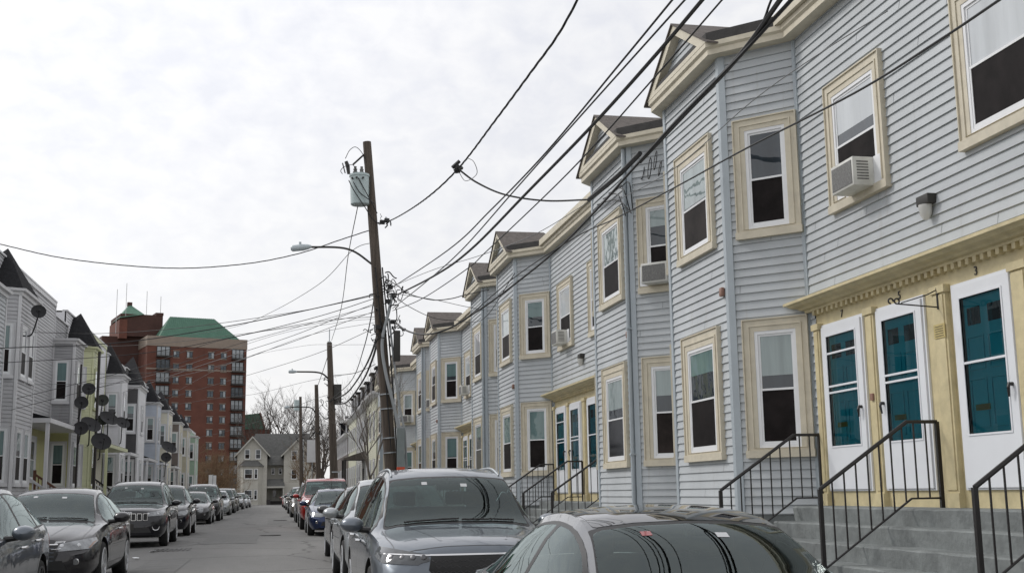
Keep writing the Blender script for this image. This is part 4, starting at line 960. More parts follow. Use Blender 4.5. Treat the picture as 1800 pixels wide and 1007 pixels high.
b.tube(spline([k(621, 320, 32.6), k(632, 338, 32.6), k(650, 352, 32.6), k(659, 358)], 6), 0.014, 5)
b.tube(spline([k(630, 313, 32.6), k(640, 332, 32.6), k(652, 354, 32.6), k(663, 375)], 6), 0.014, 5)
b.tube(spline([k(653, 310), k(651, 330), k(648, 345)], 4), 0.008, 5)
b.build('jumper_lead', CABLE, t)
# conduits, ground wires, guards
b = MB(); b.tube(spline([k(690, 515, 32.75), k(684, 545, 32.75), k(672, 600, 32.75), k(678, 655, 32.75), k(697, 735, 32.8), k(712, 830, 32.8), (k(712, 840, 32.8).x, -0.2, 0)], 6), 0.045, 8)
b.tube([k(684, 560, 32.8), k(700, 700, 32.8), k(712, 760, 32.8), k(716, 845, 32.8)], 0.03, 7); b.build('conduit', mat('grey_conduit', (0.33, 0.35, 0.36), 0.5), t, smooth=True)
b = MB(); b.tube([k(672, 470, 32.8), k(684, 600, 32.8), k(692, 700, 32.82), k(700, 840, 32.85)], 0.022, 6)
b.tube([k(660, 470, 32.8), k(676, 640, 32.8), k(688, 800, 32.85)], 0.018, 6); b.build('riser_cable', CABLE, t)
b = MB(); g0 = k(698, 752, 32.65); g1 = k(719, 838, 32.65); b.box(g0.x-0.0, g0.x+0.2, g0.y-0.06, g0.y+0.08, g1.z-0.8, g0.z); o = b.build('cabinet', mat('grey_green_box', (0.20, 0.23, 0.23), 0.5, noise=0.1), t)
b = MB(); q = k(700, 823, 32.6); b.box(g0.x-0.005, g0.x+0.205, g0.y-0.065, g0.y+0.085, q.z-0.05, q.z+0.04); b.build('orange_band', mat('orange_band', (0.6, 0.08, 0.03), 0.5), o)
b = MB()
for z in (3.9, 4.3, 2.7, 3.1): q = loc(PP(z)); b.lathe(q, ax, [(0, 0.19), (0.03, 0.19)], 16)
b.build('strap', GALV, t)
# splice tangle on the pole
rnd = random.Random(12)
b = MB()
def tangle(b, c, r, n, rad=(0.007, 0.02)):
    for _ in range(n):
        p0 = c+Vector((rnd.gauss(0, r), rnd.gauss(0, r*0.5), rnd.gauss(0, r))); pts = [p0]
        for k_ in range(4): pts.append(pts[-1]+Vector((rnd.gauss(0, r*.7), rnd.gauss(0, r*.4), rnd.gauss(0, r*.8))))
        b.tube(spline(pts, 5), rnd.uniform(*rad), 5)
tangle(b, k(687, 515, 32.8), 0.12, 24); tangle(b, k(668, 580, 32.8), 0.12, 10); tangle(b, k(693, 580, 32.8), 0.12, 8); tangle(b, k(676, 391, 32.8), 0.05, 7)
for (u, v) in ((672, 391), (680, 388), (686, 505), (692, 520), (682, 530), (665, 575), (691, 566)): q = k(u, v, 32.75); b.box(q.x-0.07, q.x+0.07, q.y-0.05, q.y+0.05, q.z-0.05, q.z+0.06)
b.build('cable_splice', CABLE, t)
b = MB(); q = k(697, 600, 32.7); b.box(q.x-0.08, q.x+0.1, q.y-0.08, q.y+0.08, q.z-0.55, q.z+0.3); b.build('terminal_box', DARKM, t, bevel=0.02)
def lamp(parent, org, root, mid, tip, hd, r=0.03):
    b = MB(); b.tube(spline([root-org, mid-org, tip-org], 8), r, 8); q = root-org; b.box(q.x-0.03, q.x+0.1, q.y-0.05, q.y+0.05, q.z-0.35, q.z+0.12); arm = b.build('lamp_arm', GALV if r > 0.05 else DARKM, parent, smooth=True)
    d = (hd-tip); L_ = d.length; d.normalize(); b = MB(); p0 = tip-org
    b.tube([p0-d*0.1, p0, p0+d*L_*0.3, p0+d*L_*0.9, p0+d*L_], [0.04, 0.075, 0.095, 0.09, 0.05], 12); m_ = p0+d*L_*0.45; b.cyl(m_+Vector((0, 0, 0.08)), m_+Vector((0, 0, 0.16)), 0.035, 8)
    b.build('lamp_head', mat('lamp_grey', (0.45, 0.50, 0.52), 0.4), parent, smooth=True)
lamp(t, P1a, onY(659, 468, 33), onY(612, 438, 32.95), onY(541, 434, 32.9), onY(511, 437, 32.9))
POLES = [(P1a, P1b)]
for i, (Y, X, ub, ut, vt, lb, rb) in enumerate(((66.0, 3.55, 590, 579, 602, 'second wooden pole along, carrying the far street lamp', 0.2), (91.0, 3.7, 562, 556, 676, 'third wooden pole along, slimmer and darker', 0.19), (118.0, 3.1, 531, 528, 697, 'fourth wooden pole along', 0.18), (150.0, 4.0, 535, 532, 750, 'pale thin pole farthest along', 0.12))):
    top = onY(ut, vt, Y); base = Vector((onY(ub, 840, Y).x, Y, GZ(Y)+KERB-0.1))
    tt = thing('utility_pole', base, lb, 'utility pole', 'wooden poles on the right kerb')
    b = MB(); b.tube([Vector((0, 0, 0)), (top-base)*0.5, top-base], [rb*1.15, rb, rb*0.72], 12); b.build('pole_shaft', WOODP if i < 3 else GALV, tt, smooth=True, angle=50); POLES.append((base, top))
    b = MB(); tangle(b, (top-base)*0.62, 0.2, 10, (0.012, 0.03)); tangle(b, (top-base)*0.78, 0.13, 6, (0.012, 0.03)); b.build('cable_splice', CABLE, tt)
    if i == 0:
        b = MB(); b.tube([top-base, top-base+Vector((0, 0, 0.75))], 0.03, 5); b.box(top.x-base.x-0.1, top.x-base.x+0.1, -0.1, 0.1, top.z-base.z-0.3, top.z-base.z+0.06); b.build('pole_top_pin', GALV, tt)
        lamp(tt, base, onY(580, 668, Y), onY(562, 655, Y), onY(519, 653, Y), onY(507, 653, Y), 0.045)
        b = MB(); q = onY(584, 682, Y)-base; b.box(q.x+0.1, q.x+0.5, -0.2, 0.2, q.z-0.9, q.z+0.2)
        b.build('terminal_box', DARKM, tt)
        for z in (0.9, 1.6, 2.3): b = MB(); b.box(-0.22, 0.22, -0.23, -0.19, z, z+0.07); b.build('strap', GALV, tt)
    if i == 1:
        lamp(tt, base, onY(555, 727, Y), onY(545, 716, Y), onY(508, 715, Y), onY(500, 716, Y), 0.045)
    if i == 2:
        b = MB(); q = onY(527, 712, Y)-base; b.cyl(q+Vector((-0.3, 0, -0.5)), q+Vector((-0.3, 0, 0.5)), 0.28, 14); b.build('transformer', TR, tt, smooth=True)
tt = thing('utility_pole', (4.45, -5, 0), 'wooden pole beside the camera that the near cables run to', 'utility pole', 'wooden poles on the right kerb')
b = MB(); b.tube([(0, 0, -.1), (0, 0, 10)], [.18, .13], 14); b.build('pole_shaft', WOODP, tt, smooth=True)
b = MB(); q = onY(549, 795, 110); b.box(-0.5, 0.5, -0.04, 0.04, 0, 1.0); 
tt = thing('street_sign', (q.x, 110, GZ(110)+KERB), 'pale blank back of a tall sign panel between the poles', 'sign'); b = MB(); b.box(-0.48, 0.48, -0.03, 0.03, q.z-GZ(110)-1.0, q.z-GZ(110)+1.0); b.build('sign_panel', WTRIM, tt); b = MB(); b.tube([(0, 0.05, 0), (0, 0.05, q.z-GZ(110)+0.9)], 0.04, 6); b.build('sign_post', GALV, tt)
q = onX(374, 843, -5.3); tt = thing('street_sign', (q.x, q.y, GZ(q.y)+KERB), 'small pair of white parking signs on a thin post near the far left houses', 'sign')
zz = q.z-tt.location.z; b = MB(); b.box(-0.36, -0.03, -0.02, 0.02, zz-0.4, zz+0.45); b.box(0.03, 0.3, -0.02, 0.02, zz-0.4, zz+0.4); b.build('sign_panel', WHITE, tt); b = MB(); b.tube([(0, 0.04, 0), (0, 0.04, zz+0.5)], 0.03, 6); b.build('sign_post', GALV, tt)

# ---------------------------------------------------------------- overhead wires
def span(pts, A, B):
    """points of a wire hanging in the vertical plane through its two real ends"""
    n = Vector((B.y-A.y, A.x-B.x, 0)).normalized(); o = [A]
    for u, v in pts: d = _ray(u, v); o.append(EYE+d*((A-EYE).dot(n)/d.dot(n)))
    return o+[B]
def wire(pts, r, label, m=CABLE, twist=False, name='overhead_cable', grp='overhead cables'):
    P = pts if isinstance(pts[0], Vector) else [onX(u, v, X) if not isinstance(X, tuple) else onY(u, v, X[0]) for (u, v, X) in pts]
    v_ = pts[-1][1] if not isinstance(pts[-1], Vector) else 99
    if v_ <= 0: e_ = P[-1]; EX = [Vector((lerp(e_.x, 4.3, .5), lerp(e_.y, -5, .45), lerp(e_.z, 8.6, .35))), Vector((4.3+random.Random(len(label)).uniform(-.1, .1), -5.0, 8.6+random.Random(len(label)).uniform(-.5, .5)))]
    else: EX = []
    S = spline(P, 8)+EX; b = MB()
    if twist:
        Q = spline(P, 30)+EX
        for ph in (0, 2.1, 4.2):
            L_ = 0; o = []
            for i, p in enumerate(Q):
                if i: L_ += (p-Q[i-1]).length
                o.append(p+Vector((0.0, 0.7*math.sin(L_*5+ph), math.cos(L_*5+ph)))*r*0.55 + Vector((math.sin(L_*5+ph)*r*0.55, 0, 0)))
            b.tube(o, r*0.6, 5)
    else: b.tube(S, r, 6)
    o = b.build(name, m); tag(o, label, 'cable', grp); return o
Y1 = (33.0,)
wire([(664, 392, Y1), (690, 386, 3.05), (745, 352, 3.0), (805, 297, 3.3), (872, 210, 3.4), (935, 125, 3.5), (982, 60, 3.6), (1026, -20, 3.7)], 0.016, 'twisted cable rising from the pole past the black splice to the top edge', twist=True)
wire([(805, 297, 3.3), (840, 322, 3.8), (890, 343, 4.6), (960, 353, 5.4), (1037, 351, 6.05)], 0.018, 'thick black cable dipping from the splice to the second blue house')
wire([(805, 299, 3.3), (818, 318, 3.4), (838, 306, 3.4), (833, 285, 3.35), (822, 278, 3.33)], 0.006, 'thin loop of loose wire at the black splice')
o = MB(); q = onX(806, 298, 3.3)
for k_ in range(7): o.tube([q+Vector((rnd.gauss(0, .07), rnd.gauss(0, .1), rnd.gauss(0, .05))), q+Vector((rnd.gauss(0, .07), rnd.gauss(0, .1), rnd.gauss(0, .05)))], 0.035, 6)
tag(o.build('cable_splice', CABLE), 'black splice lump on the twisted cable in mid air', 'cable splice')
wire([(690, 505, Y1), (787, 440, 3.0), (860, 372, 3.1), (960, 268, 3.2), (1090, 112, 3.3), (1192, -12, 3.4)], 0.011, 'upper slack cable from the pole to the top edge, left of the thick pair')
wire([(690, 522, Y1), (761, 486, 3.0), (826, 440, 3.1), (930, 335, 3.2), (1040, 222, 3.3), (1150, 100, 3.4), (1245, -12, 3.5)], 0.019, 'thick black cable from the pole tangle to the top edge')
wire([(690, 542, Y1), (747, 497, 3.0), (811, 440, 3.1), (900, 340, 3.2), (1020, 205, 3.3), (1215, -12, 3.45)], 0.010, 'thin cable crossing under the thick one towards the top edge')
wire([(690, 546, Y1), (740, 526, 3.2), (819, 474, 3.3), (857, 440, 3.4), (1000, 303, 3.5), (1150, 137, 3.6), (1280, -12, 3.7)], 0.009, 'thin cable nearest the roofs reaching the top edge')
wire([(690, 503, Y1), (765, 473, 3.6), (844, 449, 4.2), (940, 412, 5.0), (1040, 352, 6.1)], 0.007, 'thin pale drop wire from the pole to the second blue house', CABLG)
wire([(691, 563, Y1), (711, 579, 3.3), (736, 587, 3.5), (762, 586, 3.8), (792, 576, 4.2), (819, 560, 4.6), (875, 522, 5.1), (970, 447, 5.5), (1040, 378, 5.6), (1110, 300, 5.5), (1190, 212, 5.3), (1290, 110, 5.1), (1405, -15, 5.0)], 0.022, 'thick sagging black cable sweeping past the blue bays to the top edge')
wire([(1125, 285, 5.5), (1200, 205, 5.3), (1300, 98, 5.1), (1375, -5, 4.95)], 0.03, 'thick black bundle lashed beside the sweeping cable at the top')
wire([(1300, 98, 5.1), (1330, 62, 5.05), (1345, 30, 5.0), (1352, 10, 4.98), (1362, -15, 4.95)], 0.014, 'black cable parting from the thick bundle near the top edge')
wire([(819, 560, 4.6), (905, 487, 5.2), (1010, 418, 5.6), (1080, 385, 5.7), (1180, 333, 5.7), (1310, 262, 5.6), (1500, 165, 5.4), (1650, 72, 5.2), (1775, -12, 5.0)], 0.011, 'long thin black cable crossing the nearest house front to the top right')
wire([(1060, 365, 6.0), (1180, 300, 5.9), (1320, 180, 5.8), (1440, 95, 5.8), (1560, 20, 5.8)], 0.006, 'faint thin wire crossing the nearest upper bay', CABLG)
wire([(681, 491, Y1), (700, 503, 3.2), (720, 517, 3.6), (760, 527, 4.2), (792, 525, 4.7), (819, 518, 5.2), (860, 509, 6.1)], 0.013, 'black drop cable hanging from the pole to the third house')
wire([(690, 515, Y1), (720, 520, 3.7), (765, 527, 4.6), (810, 537, 5.3), (850, 545, 6.0)], 0.008, 'thin drop wire to the far bay of the second house')
wire([(697, 522, Y1), (716, 537, 3.6), (760, 558, 4.6), (800, 563, 5.4), (850, 560, 6.0), (905, 480, 6.1)], 0.010, 'low drop cable looping to the second house far bay')
wire([(1035, 351, 6.0), (1085, 310, 5.9), (1125, 270, 5.9)], 0.045, 'short thick black cable sleeve at the second bay')
# drops across the street to the left
wire(span([(600, 421), (520, 447), (420, 465), (290, 471), (120, 455)], onY(655, 403, 33), onX(-10, 427, -8.0)), 0.014, 'twisted cable crossing the sky to the upper left edge', twist=True)
wire(span([(620, 440), (560, 500), (470, 552), (410, 575)], onY(662, 425, 33), onX(330, 590, -8.0)), 0.010, 'cable falling left from the pole past the lamp arm')
LW = [((664, 516), (540, 545), (380, 577), (200, 603), (-5, 612), 0.014), ((665, 518), (520, 548), (330, 575), (180, 586), (60, 584), 0.009), ((666, 522), (560, 556), (420, 590), (240, 622), (-5, 638), 0.010),
      ((668, 530), (600, 556), (500, 595), (360, 640), (215, 690), 0.010), ((664, 545), (590, 572), (480, 612), (340, 650), (130, 658), 0.008), ((664, 548), (560, 568), (400, 590), (250, 606), (98, 610), 0.007),
      ((668, 556), (560, 565), (380, 600), (230, 650), (30, 700), 0.008), ((668, 572), (560, 620), (450, 655), (330, 690), (255, 712), 0.008), ((668, 560), (600, 566), (480, 590), (300, 650), (140, 690), 0.006),
      ((690, 606), (600, 606), (520, 610), (400, 640), (290, 700), 0.006), ((600, 660), (540, 670), (450, 692), (380, 700), (300, 712), 0.010), ((588, 690), (540, 706), (470, 735), (390, 760), (340, 770), 0.011),
      ((664, 535), (540, 570), (400, 610), (250, 660), (20, 720), 0.007), ((668, 565), (540, 590), (400, 640), (250, 670), (50, 676), 0.006)]
LN = ['darkest drop wire reaching the far left edge', 'upper drop wire to the grey house roof', 'second drop wire reaching the left edge', 'pale drop wire to the white house', 'drop wire to the yellow house', 'drop wire to the flat roofed grey bay',
      'drop wire sloping to the first grey house', 'drop wire in front of the brick tower low down', 'faint drop wire to the yellow bay', 'faint low drop wire from the right', 'drop wire leaving the second pole high up', 'drop wire leaving the second pole low down', 'drop wire sloping to the house left edge', 'faint drop wire to the grey porch']
for (a, b_, c_, d_, e_, r), lb in zip(LW, LN):
    wire(span([b_, c_, d_], onY(*a, 66.0 if a[0] < 605 else 33.0), onX(*e_, -7.9)), r, lb, CABLG if 'pale' in lb or 'faint' in lb else CABLE, name='drop_wire', grp='drop wires across the street')
# spans between pole one and two and beyond
Yb = 66.0
for (pts, r, lb, tw) in (([(661, 478, 33), (655, 540, 36), (640, 610, 43), (618, 668, 54), (584, 700, 66)], 0.018, 'thin twisted cable hanging from the leaning pole to the second', True),
                     ([(670, 540, 33), (660, 600, 38), (640, 648, 46), (612, 688, 56), (588, 702, 66)], 0.035, 'thick dark cable between the first two poles, inner', False),
                     ([(668, 580, 33), (655, 630, 38), (636, 672, 46), (610, 706, 56), (590, 710, 66)], 0.035, 'thick dark cable between the first two poles, outer', False),
                     ([(676, 600, 33), (660, 655, 40), (636, 700, 50), (612, 735, 58), (592, 700, 66)], 0.02, 'slack loop of cable low between the first two poles', False),
                     ([(629, 362, 33), (612, 450, 40), (600, 540, 50), (583, 598, 66)], 0.014, 'thin straight primary wire from the transformer to the second pole', False),
                     ([(580, 612, 66), (570, 645, 76), (556, 685, 91)], 0.02, 'wire between the second and third poles, top', False),
                     ([(588, 690, 66), (576, 735, 76), (560, 725, 91)], 0.04, 'sagging cable between the second and third poles', False),
                     ([(588, 705, 66), (577, 770, 76), (561, 765, 91)], 0.03, 'lower sagging loop between the second and third poles', False),
                     ([(558, 720, 91), (545, 745, 104), (529, 735, 118)], 0.04, 'cable between the third and fourth poles', False),
                     ([(586, 660, 66), (625, 655, 68), (660, 640, 72)], 0.02, 'drop wire from the second pole to the blue end house', False),
                     ([(586, 695, 66), (610, 712, 70), (628, 716, 76)], 0.02, 'drop wire from the second pole to the ivory house', False)):
    wire([(u, v, (Y,)) for u, v, Y in pts], r, lb, CABLG if 'primary' in lb else CABLE, twist=tw, grp='cables between the poles')
# loose loops on the second house bay
b = MB()
for (u, v, w_, h_) in ((1130, 300, .16, .34), (1142, 296, .2, .42), (1152, 282, .15, .36), (1160, 296, .12, .28)):
    q = onX(u, v, 6.42); b.tube(spline([q+Vector((.04*math.cos(a), w_*.5*math.sin(a*1.03+.4), h_*.5*math.cos(a))) for a in [k*.785 for k in range(9)]], 5), 0.009, 5)
for (u, v, w_, x_) in ((1060, 350, 1100, 380), (1070, 340, 1108, 372), (1050, 360, 1110, 375), (1090, 330, 1112, 368)):
    b.tube(spline([onX(u, v, 6.1), onX((u+w_)/2+5, v-8, 6.0), onX(w_, x_, 6.12)], 6), 0.010, 5)
tag(b.build('cable_loops', CABLE), 'tangle of black cable loops hanging on the second bay under its eave', 'cable')

# ---------------------------------------------------------------- bare trees
BARK = mat('bark', (0.085, 0.07, 0.06), 0.95, noise=0.3, nscale=8); BARKB = mat('brown_twigs', (0.17, 0.11, 0.06), 0.95, noise=0.3, nscale=3); BARKL = mat('light_bark', (0.17, 0.15, 0.13), 0.95, noise=0.3, nscale=8)
def tree(base, h, label, m=BARK, spread=0.6, depth=6, r0=None, seed=1, trunk=0.25, droop=0.0, n0=5, up=0.35):
    rg = random.Random(seed); r0 = r0 or h*0.02
    t = thing('bare_tree', base, label, 'tree', 'bare trees')
    tb = MB(); H = h*trunk; tb.tube([(0, 0, -0.2), (0.02*h, 0, H*0.5), (0, 0.01*h, H)], [r0*1.25, r0, r0*0.9], 9); tb.build('trunk', m, t, smooth=True)
    b = MB()
    def grow(p, d, L_, r, k):
        pts = [p]; dd = d.copy()
        for _ in range(3):
            dd = (dd+Vector((rg.gauss(0, .13), rg.gauss(0, .13), rg.gauss(0, .08)+0.04-droop*0.05))).normalized(); pts.append(pts[-1]+dd*L_/3)
        b.tube(pts, [r, r*0.86, r*0.75, r*0.62], 5 if k > 2 else 3, caps=False)
        if k == 0: return
        for j in range(rg.choice((2, 3, 3)) if k > 1 else 3):
            a = Vector((rg.gauss(0, 1), rg.gauss(0, 1), rg.gauss(0, 0.5))); a = (a-dd*a.dot(dd)).normalized()
            nd = (dd+a*rg.uniform(spread*0.5, spread*1.3)+Vector((0, 0, up*0.3))).normalized(); s = rg.choice((1, 2, 3, 3)); grow(pts[s], nd, L_*rg.uniform(.66, .86), r*0.6, k-1)
    for j in range(n0):
        an = j*6.283/n0+rg.uniform(-.4, .4); grow(Vector((0, 0, H*rg.uniform(0.85, 1))), Vector((math.cos(an)*spread, math.sin(an)*spread, 1)).normalized(), h*0.27, r0*0.62, depth)
    b.build('crown', m, t); return t
tree((4.35, 55, GZ(55)+KERB), 6.6, 'small bare street tree on the pavement before the end blue house', BARKL, 0.42, 5, 0.07, 5, 0.28, n0=4)
tree((1.5, 205, 0), 17.5, 'large bare tree behind the cream house at the end', BARK, 0.62, 6, 0.38, 9, 0.28)
tree((7.5, 200, 0), 14.0, 'bare tree right of the large one, behind the poles', BARK, 0.6, 6, 0.3, 3, 0.25)
tree((11.0, 170, 0), 13.0, 'spreading bare tree above the brown house', BARK, 0.6, 6, 0.3, 23, 0.25)
tree((5.6, 128, GZ(128)), 8.5, 'dense bare tree beyond the cream houses by the third pole', BARK, 0.55, 6, 0.16, 31, 0.2)
tree((3.9, 140, GZ(140)), 7.5, 'bare tree beside the pale thin pole', BARKB, 0.6, 6, 0.13, 37, 0.15)
tree((-9.0, 158, 0), 9.5, 'brown twiggy tree before the foot of the brick tower', BARKB, 0.8, 6, 0.2, 41, 0.10, n0=11)
tree((-12.5, 152, 0), 10.5, 'brown twiggy tree close to the pale green house', BARKB, 0.75, 6, 0.2, 43, 0.10, n0=10)
tree((-7.0, 166, 0), 7.0, 'low brown bushy tree beside the cream gabled house', BARKB, 0.9, 6, 0.14, 47, 0.06, n0=12)

# ---------------------------------------------------------------- cars (local: x across, y from front 0 to rear L, z up)
def paint(name, col, metal=0.55, rough=0.32): return mat('paint_'+name, col, rough, metal=metal, coat=1.0, coat_rough=0.03, noise=0.05, nscale=2.5, spec=0.1)
P_GREY = paint('grey', (0.085, 0.088, 0.095), 0.7, 0.22); P_BLUEG = paint('blue_grey', (0.14, 0.16, 0.185)); P_DARK = paint('dark', (0.022, 0.021, 0.023), 0.25); P_BLACK = paint('black', (0.009, 0.009, 0.012), 0.1); P_NAVY = paint('navy', (0.015, 0.03, 0.09))
P_RED = paint('red', (0.34, 0.02, 0.016), 0.3); P_SILV = paint('silver', (0.36, 0.38, 0.39)); P_CHAR = paint('charcoal', (0.04, 0.04, 0.042), 0.4); P_TAN = paint('tan', (0.22, 0.2, 0.17)); P_WHITE = paint('white', (0.6, 0.6, 0.6), 0.0)
CGL = glassy('car_glass', (0.62, 0.78, 0.75), 1.62, 0.9); CGS = glassy('car_side_glass', (0.42, 0.5, 0.48), 1.62, 0.8)
INT = mat('cabin_lining', (0.03, 0.03, 0.031), 0.9); DASH = mat('dashboard', (0.02, 0.02, 0.021), 0.6)
RUB = mat('tyre_rubber', (0.018, 0.018, 0.018), 0.85); RIM = mat('alloy', (0.55, 0.56, 0.57), 0.35, metal=0.6); DRIM = mat('dark_alloy', (0.12, 0.12, 0.125), 0.35, metal=0.8); CHROME = mat('chrome', (0.7, 0.7, 0.7), 0.12, metal=1.0)
TRIMK = mat('black_trim', (0.012, 0.012, 0.012), 0.45); LAMP = mat('lamp_clear', (0.24, 0.25, 0.26), 0.08, metal=0.35, coat=1, noise=0.5, nscale=9); LAMPD = mat('lamp_dark', (0.05, 0.055, 0.06), 0.06, metal=0.2, coat=1, noise=0.6, nscale=14); AMBER = mat('amber', (0.22, 0.10, 0.05), 0.2, coat=1); REDT = mat('tail_red', (0.25, 0.01, 0.01), 0.15, coat=1)
PLATE = mat('number_plate', (0.5, 0.51, 0.52), 0.5); SEAT = mat('seat_fabric', (0.04, 0.042, 0.042), 0.9)

SHAPES = {
 'sedan': dict(L=4.8, top=[(0, .66), (.06, .74), (.35, .82), (.8, .90), (1.25, .965), (1.35, .985), (2.15, 1.36), (2.45, 1.435), (2.85, 1.46), (3.3, 1.44), (3.75, 1.33), (4.3, 1.10), (4.42, 1.065), (4.7, 1.05), (4.78, 1.0), (4.8, .92)],
      belt=[(0, .58), (.3, .72), (.8, .83), (1.3, .90), (2.4, .94), (3.6, .985), (4.3, 1.0), (4.7, .96), (4.8, .85)],
      wbelt=[(0, .52), (.12, .66), (.4, .78), (.9, .84), (1.6, .865), (3.4, .865), (4.2, .84), (4.6, .78), (4.8, .62)],
      wmax=[(0, .62), (.08, .76), (.3, .86), (.7, .905), (1.6, .925), (3.4, .925), (4.2, .90), (4.6, .84), (4.76, .74), (4.8, .66)],
      wtop=[(0, .42), (.4, .62), (1.2, .70), (1.4, .70), (2.15, .585), (2.6, .56), (3.2, .55), (3.7, .56), (4.3, .60), (4.6, .60), (4.8, .5)],
      zb=[(0, .26), (.15, .2), (4.5, .2), (4.8, .32)], crown=.055, cowl=1.33, head=2.17, rear0=3.72, rear1=4.32, wheels=(0.92, 3.72), wr=.335, roof_end=3.7, sidew=((1.72, 2.72), (2.80, 3.62)), quarter=(3.66, 3.98)),
 'suv': dict(L=4.8, top=[(0, .84), (.05, .93), (.3, 1.0), (.8, 1.06), (1.15, 1.10), (1.25, 1.125), (1.95, 1.58), (2.2, 1.66), (2.7, 1.71), (3.6, 1.70), (4.2, 1.66), (4.32, 1.62), (4.65, 1.15), (4.78, 1.0), (4.8, .9)],
      belt=[(0, .74), (.3, .88), (.8, .98), (1.2, 1.02), (2.4, 1.06), (3.6, 1.10), (4.4, 1.12), (4.7, 1.05), (4.8, .9)],
      wbelt=[(0, .60), (.1, .72), (.35, .82), (.8, .87), (1.5, .89), (3.6, .88), (4.3, .85), (4.65, .78), (4.8, .7)],
      wmax=[(0, .70), (.07, .82), (.3, .90), (.7, .94), (1.6, .95), (3.6, .95), (4.3, .93), (4.65, .86), (4.8, .78)],
      wtop=[(0, .5), (.4, .68), (1.1, .75), (1.3, .755), (1.95, .66), (2.4, .64), (3.4, .635), (4.2, .62), (4.6, .66), (4.8, .6)],
      zb=[(0, .32), (.15, .26), (4.5, .28), (4.8, .4)], crown=.05, cowl=1.24, head=1.98, rear0=4.30, rear1=4.64, wheels=(0.93, 3.78), wr=.37, roof_end=4.3, sidew=((1.55, 2.42), (2.50, 3.40)), quarter=(3.5, 4.15)),
 'hatch': dict(L=4.45, top=[(0, .68), (.06, .78), (.35, .88), (.8, .96), (1.1, 1.0), (1.2, 1.02), (2.0, 1.44), (2.3, 1.52), (2.7, 1.545), (3.3, 1.52), (3.75, 1.42), (4.2, 1.12), (4.36, 1.0), (4.45, .88)],
      belt=[(0, .6), (.3, .76), (.8, .88), (1.2, .93), (2.4, .98), (3.4, 1.04), (4.1, 1.06), (4.35, .98), (4.45, .85)],
      wbelt=[(0, .52), (.12, .66), (.4, .78), (.9, .84), (1.6, .87), (3.2, .87), (3.9, .84), (4.3, .76), (4.45, .64)],
      wmax=[(0, .62), (.08, .76), (.3, .86), (.7, .905), (1.6, .925), (3.2, .925), (3.9, .91), (4.3, .84), (4.45, .72)],
      wtop=[(0, .42), (.4, .62), (1.1, .70), (1.3, .71), (2.0, .60), (2.5, .575), (3.2, .565), (3.7, .56), (4.2, .6), (4.45, .55)],
      zb=[(0, .28), (.15, .2), (4.2, .22), (4.45, .34)], crown=.055, cowl=1.18, head=2.02, rear0=3.72, rear1=4.2, wheels=(0.88, 3.5), wr=.33, roof_end=3.7, sidew=((1.55, 2.45), (2.53, 3.3)), quarter=(3.38, 3.85)),
 'pickup': dict(L=5.7, top=[(0, .98), (.05, 1.08), (.3, 1.14), (.9, 1.2), (1.35, 1.24), (1.45, 1.26), (2.1, 1.74), (2.35, 1.82), (2.8, 1.86), (3.6, 1.85), (3.8, 1.80), (3.95, 1.35), (4.0, 1.30), (5.6, 1.30), (5.7, 1.25)],
      belt=[(0, .86), (.3, 1.0), (.8, 1.08), (1.4, 1.12), (2.4, 1.16), (3.8, 1.2), (5.6, 1.22), (5.7, 1.15)],
      wbelt=[(0, .72), (.1, .82), (.35, .90), (.8, .94), (1.5, .95), (5.4, .95), (5.7, .92)],
      wmax=[(0, .80), (.07, .90), (.3, .96), (.7, 1.0), (5.5, 1.0), (5.7, .97)],
      wtop=[(0, .6), (.4, .76), (1.3, .82), (1.5, .82), (2.1, .74), (2.5, .72), (3.7, .70), (3.95, .82), (5.6, .84), (5.7, .8)],
      zb=[(0, .42), (.15, .36), (5.5, .42), (5.7, .5)], crown=.03, cowl=1.44, head=2.12, rear0=3.8, rear1=3.95, wheels=(1.0, 4.5), wr=.41, roof_end=3.8, sidew=((1.8, 2.7), (2.8, 3.6)), quarter=None),
}
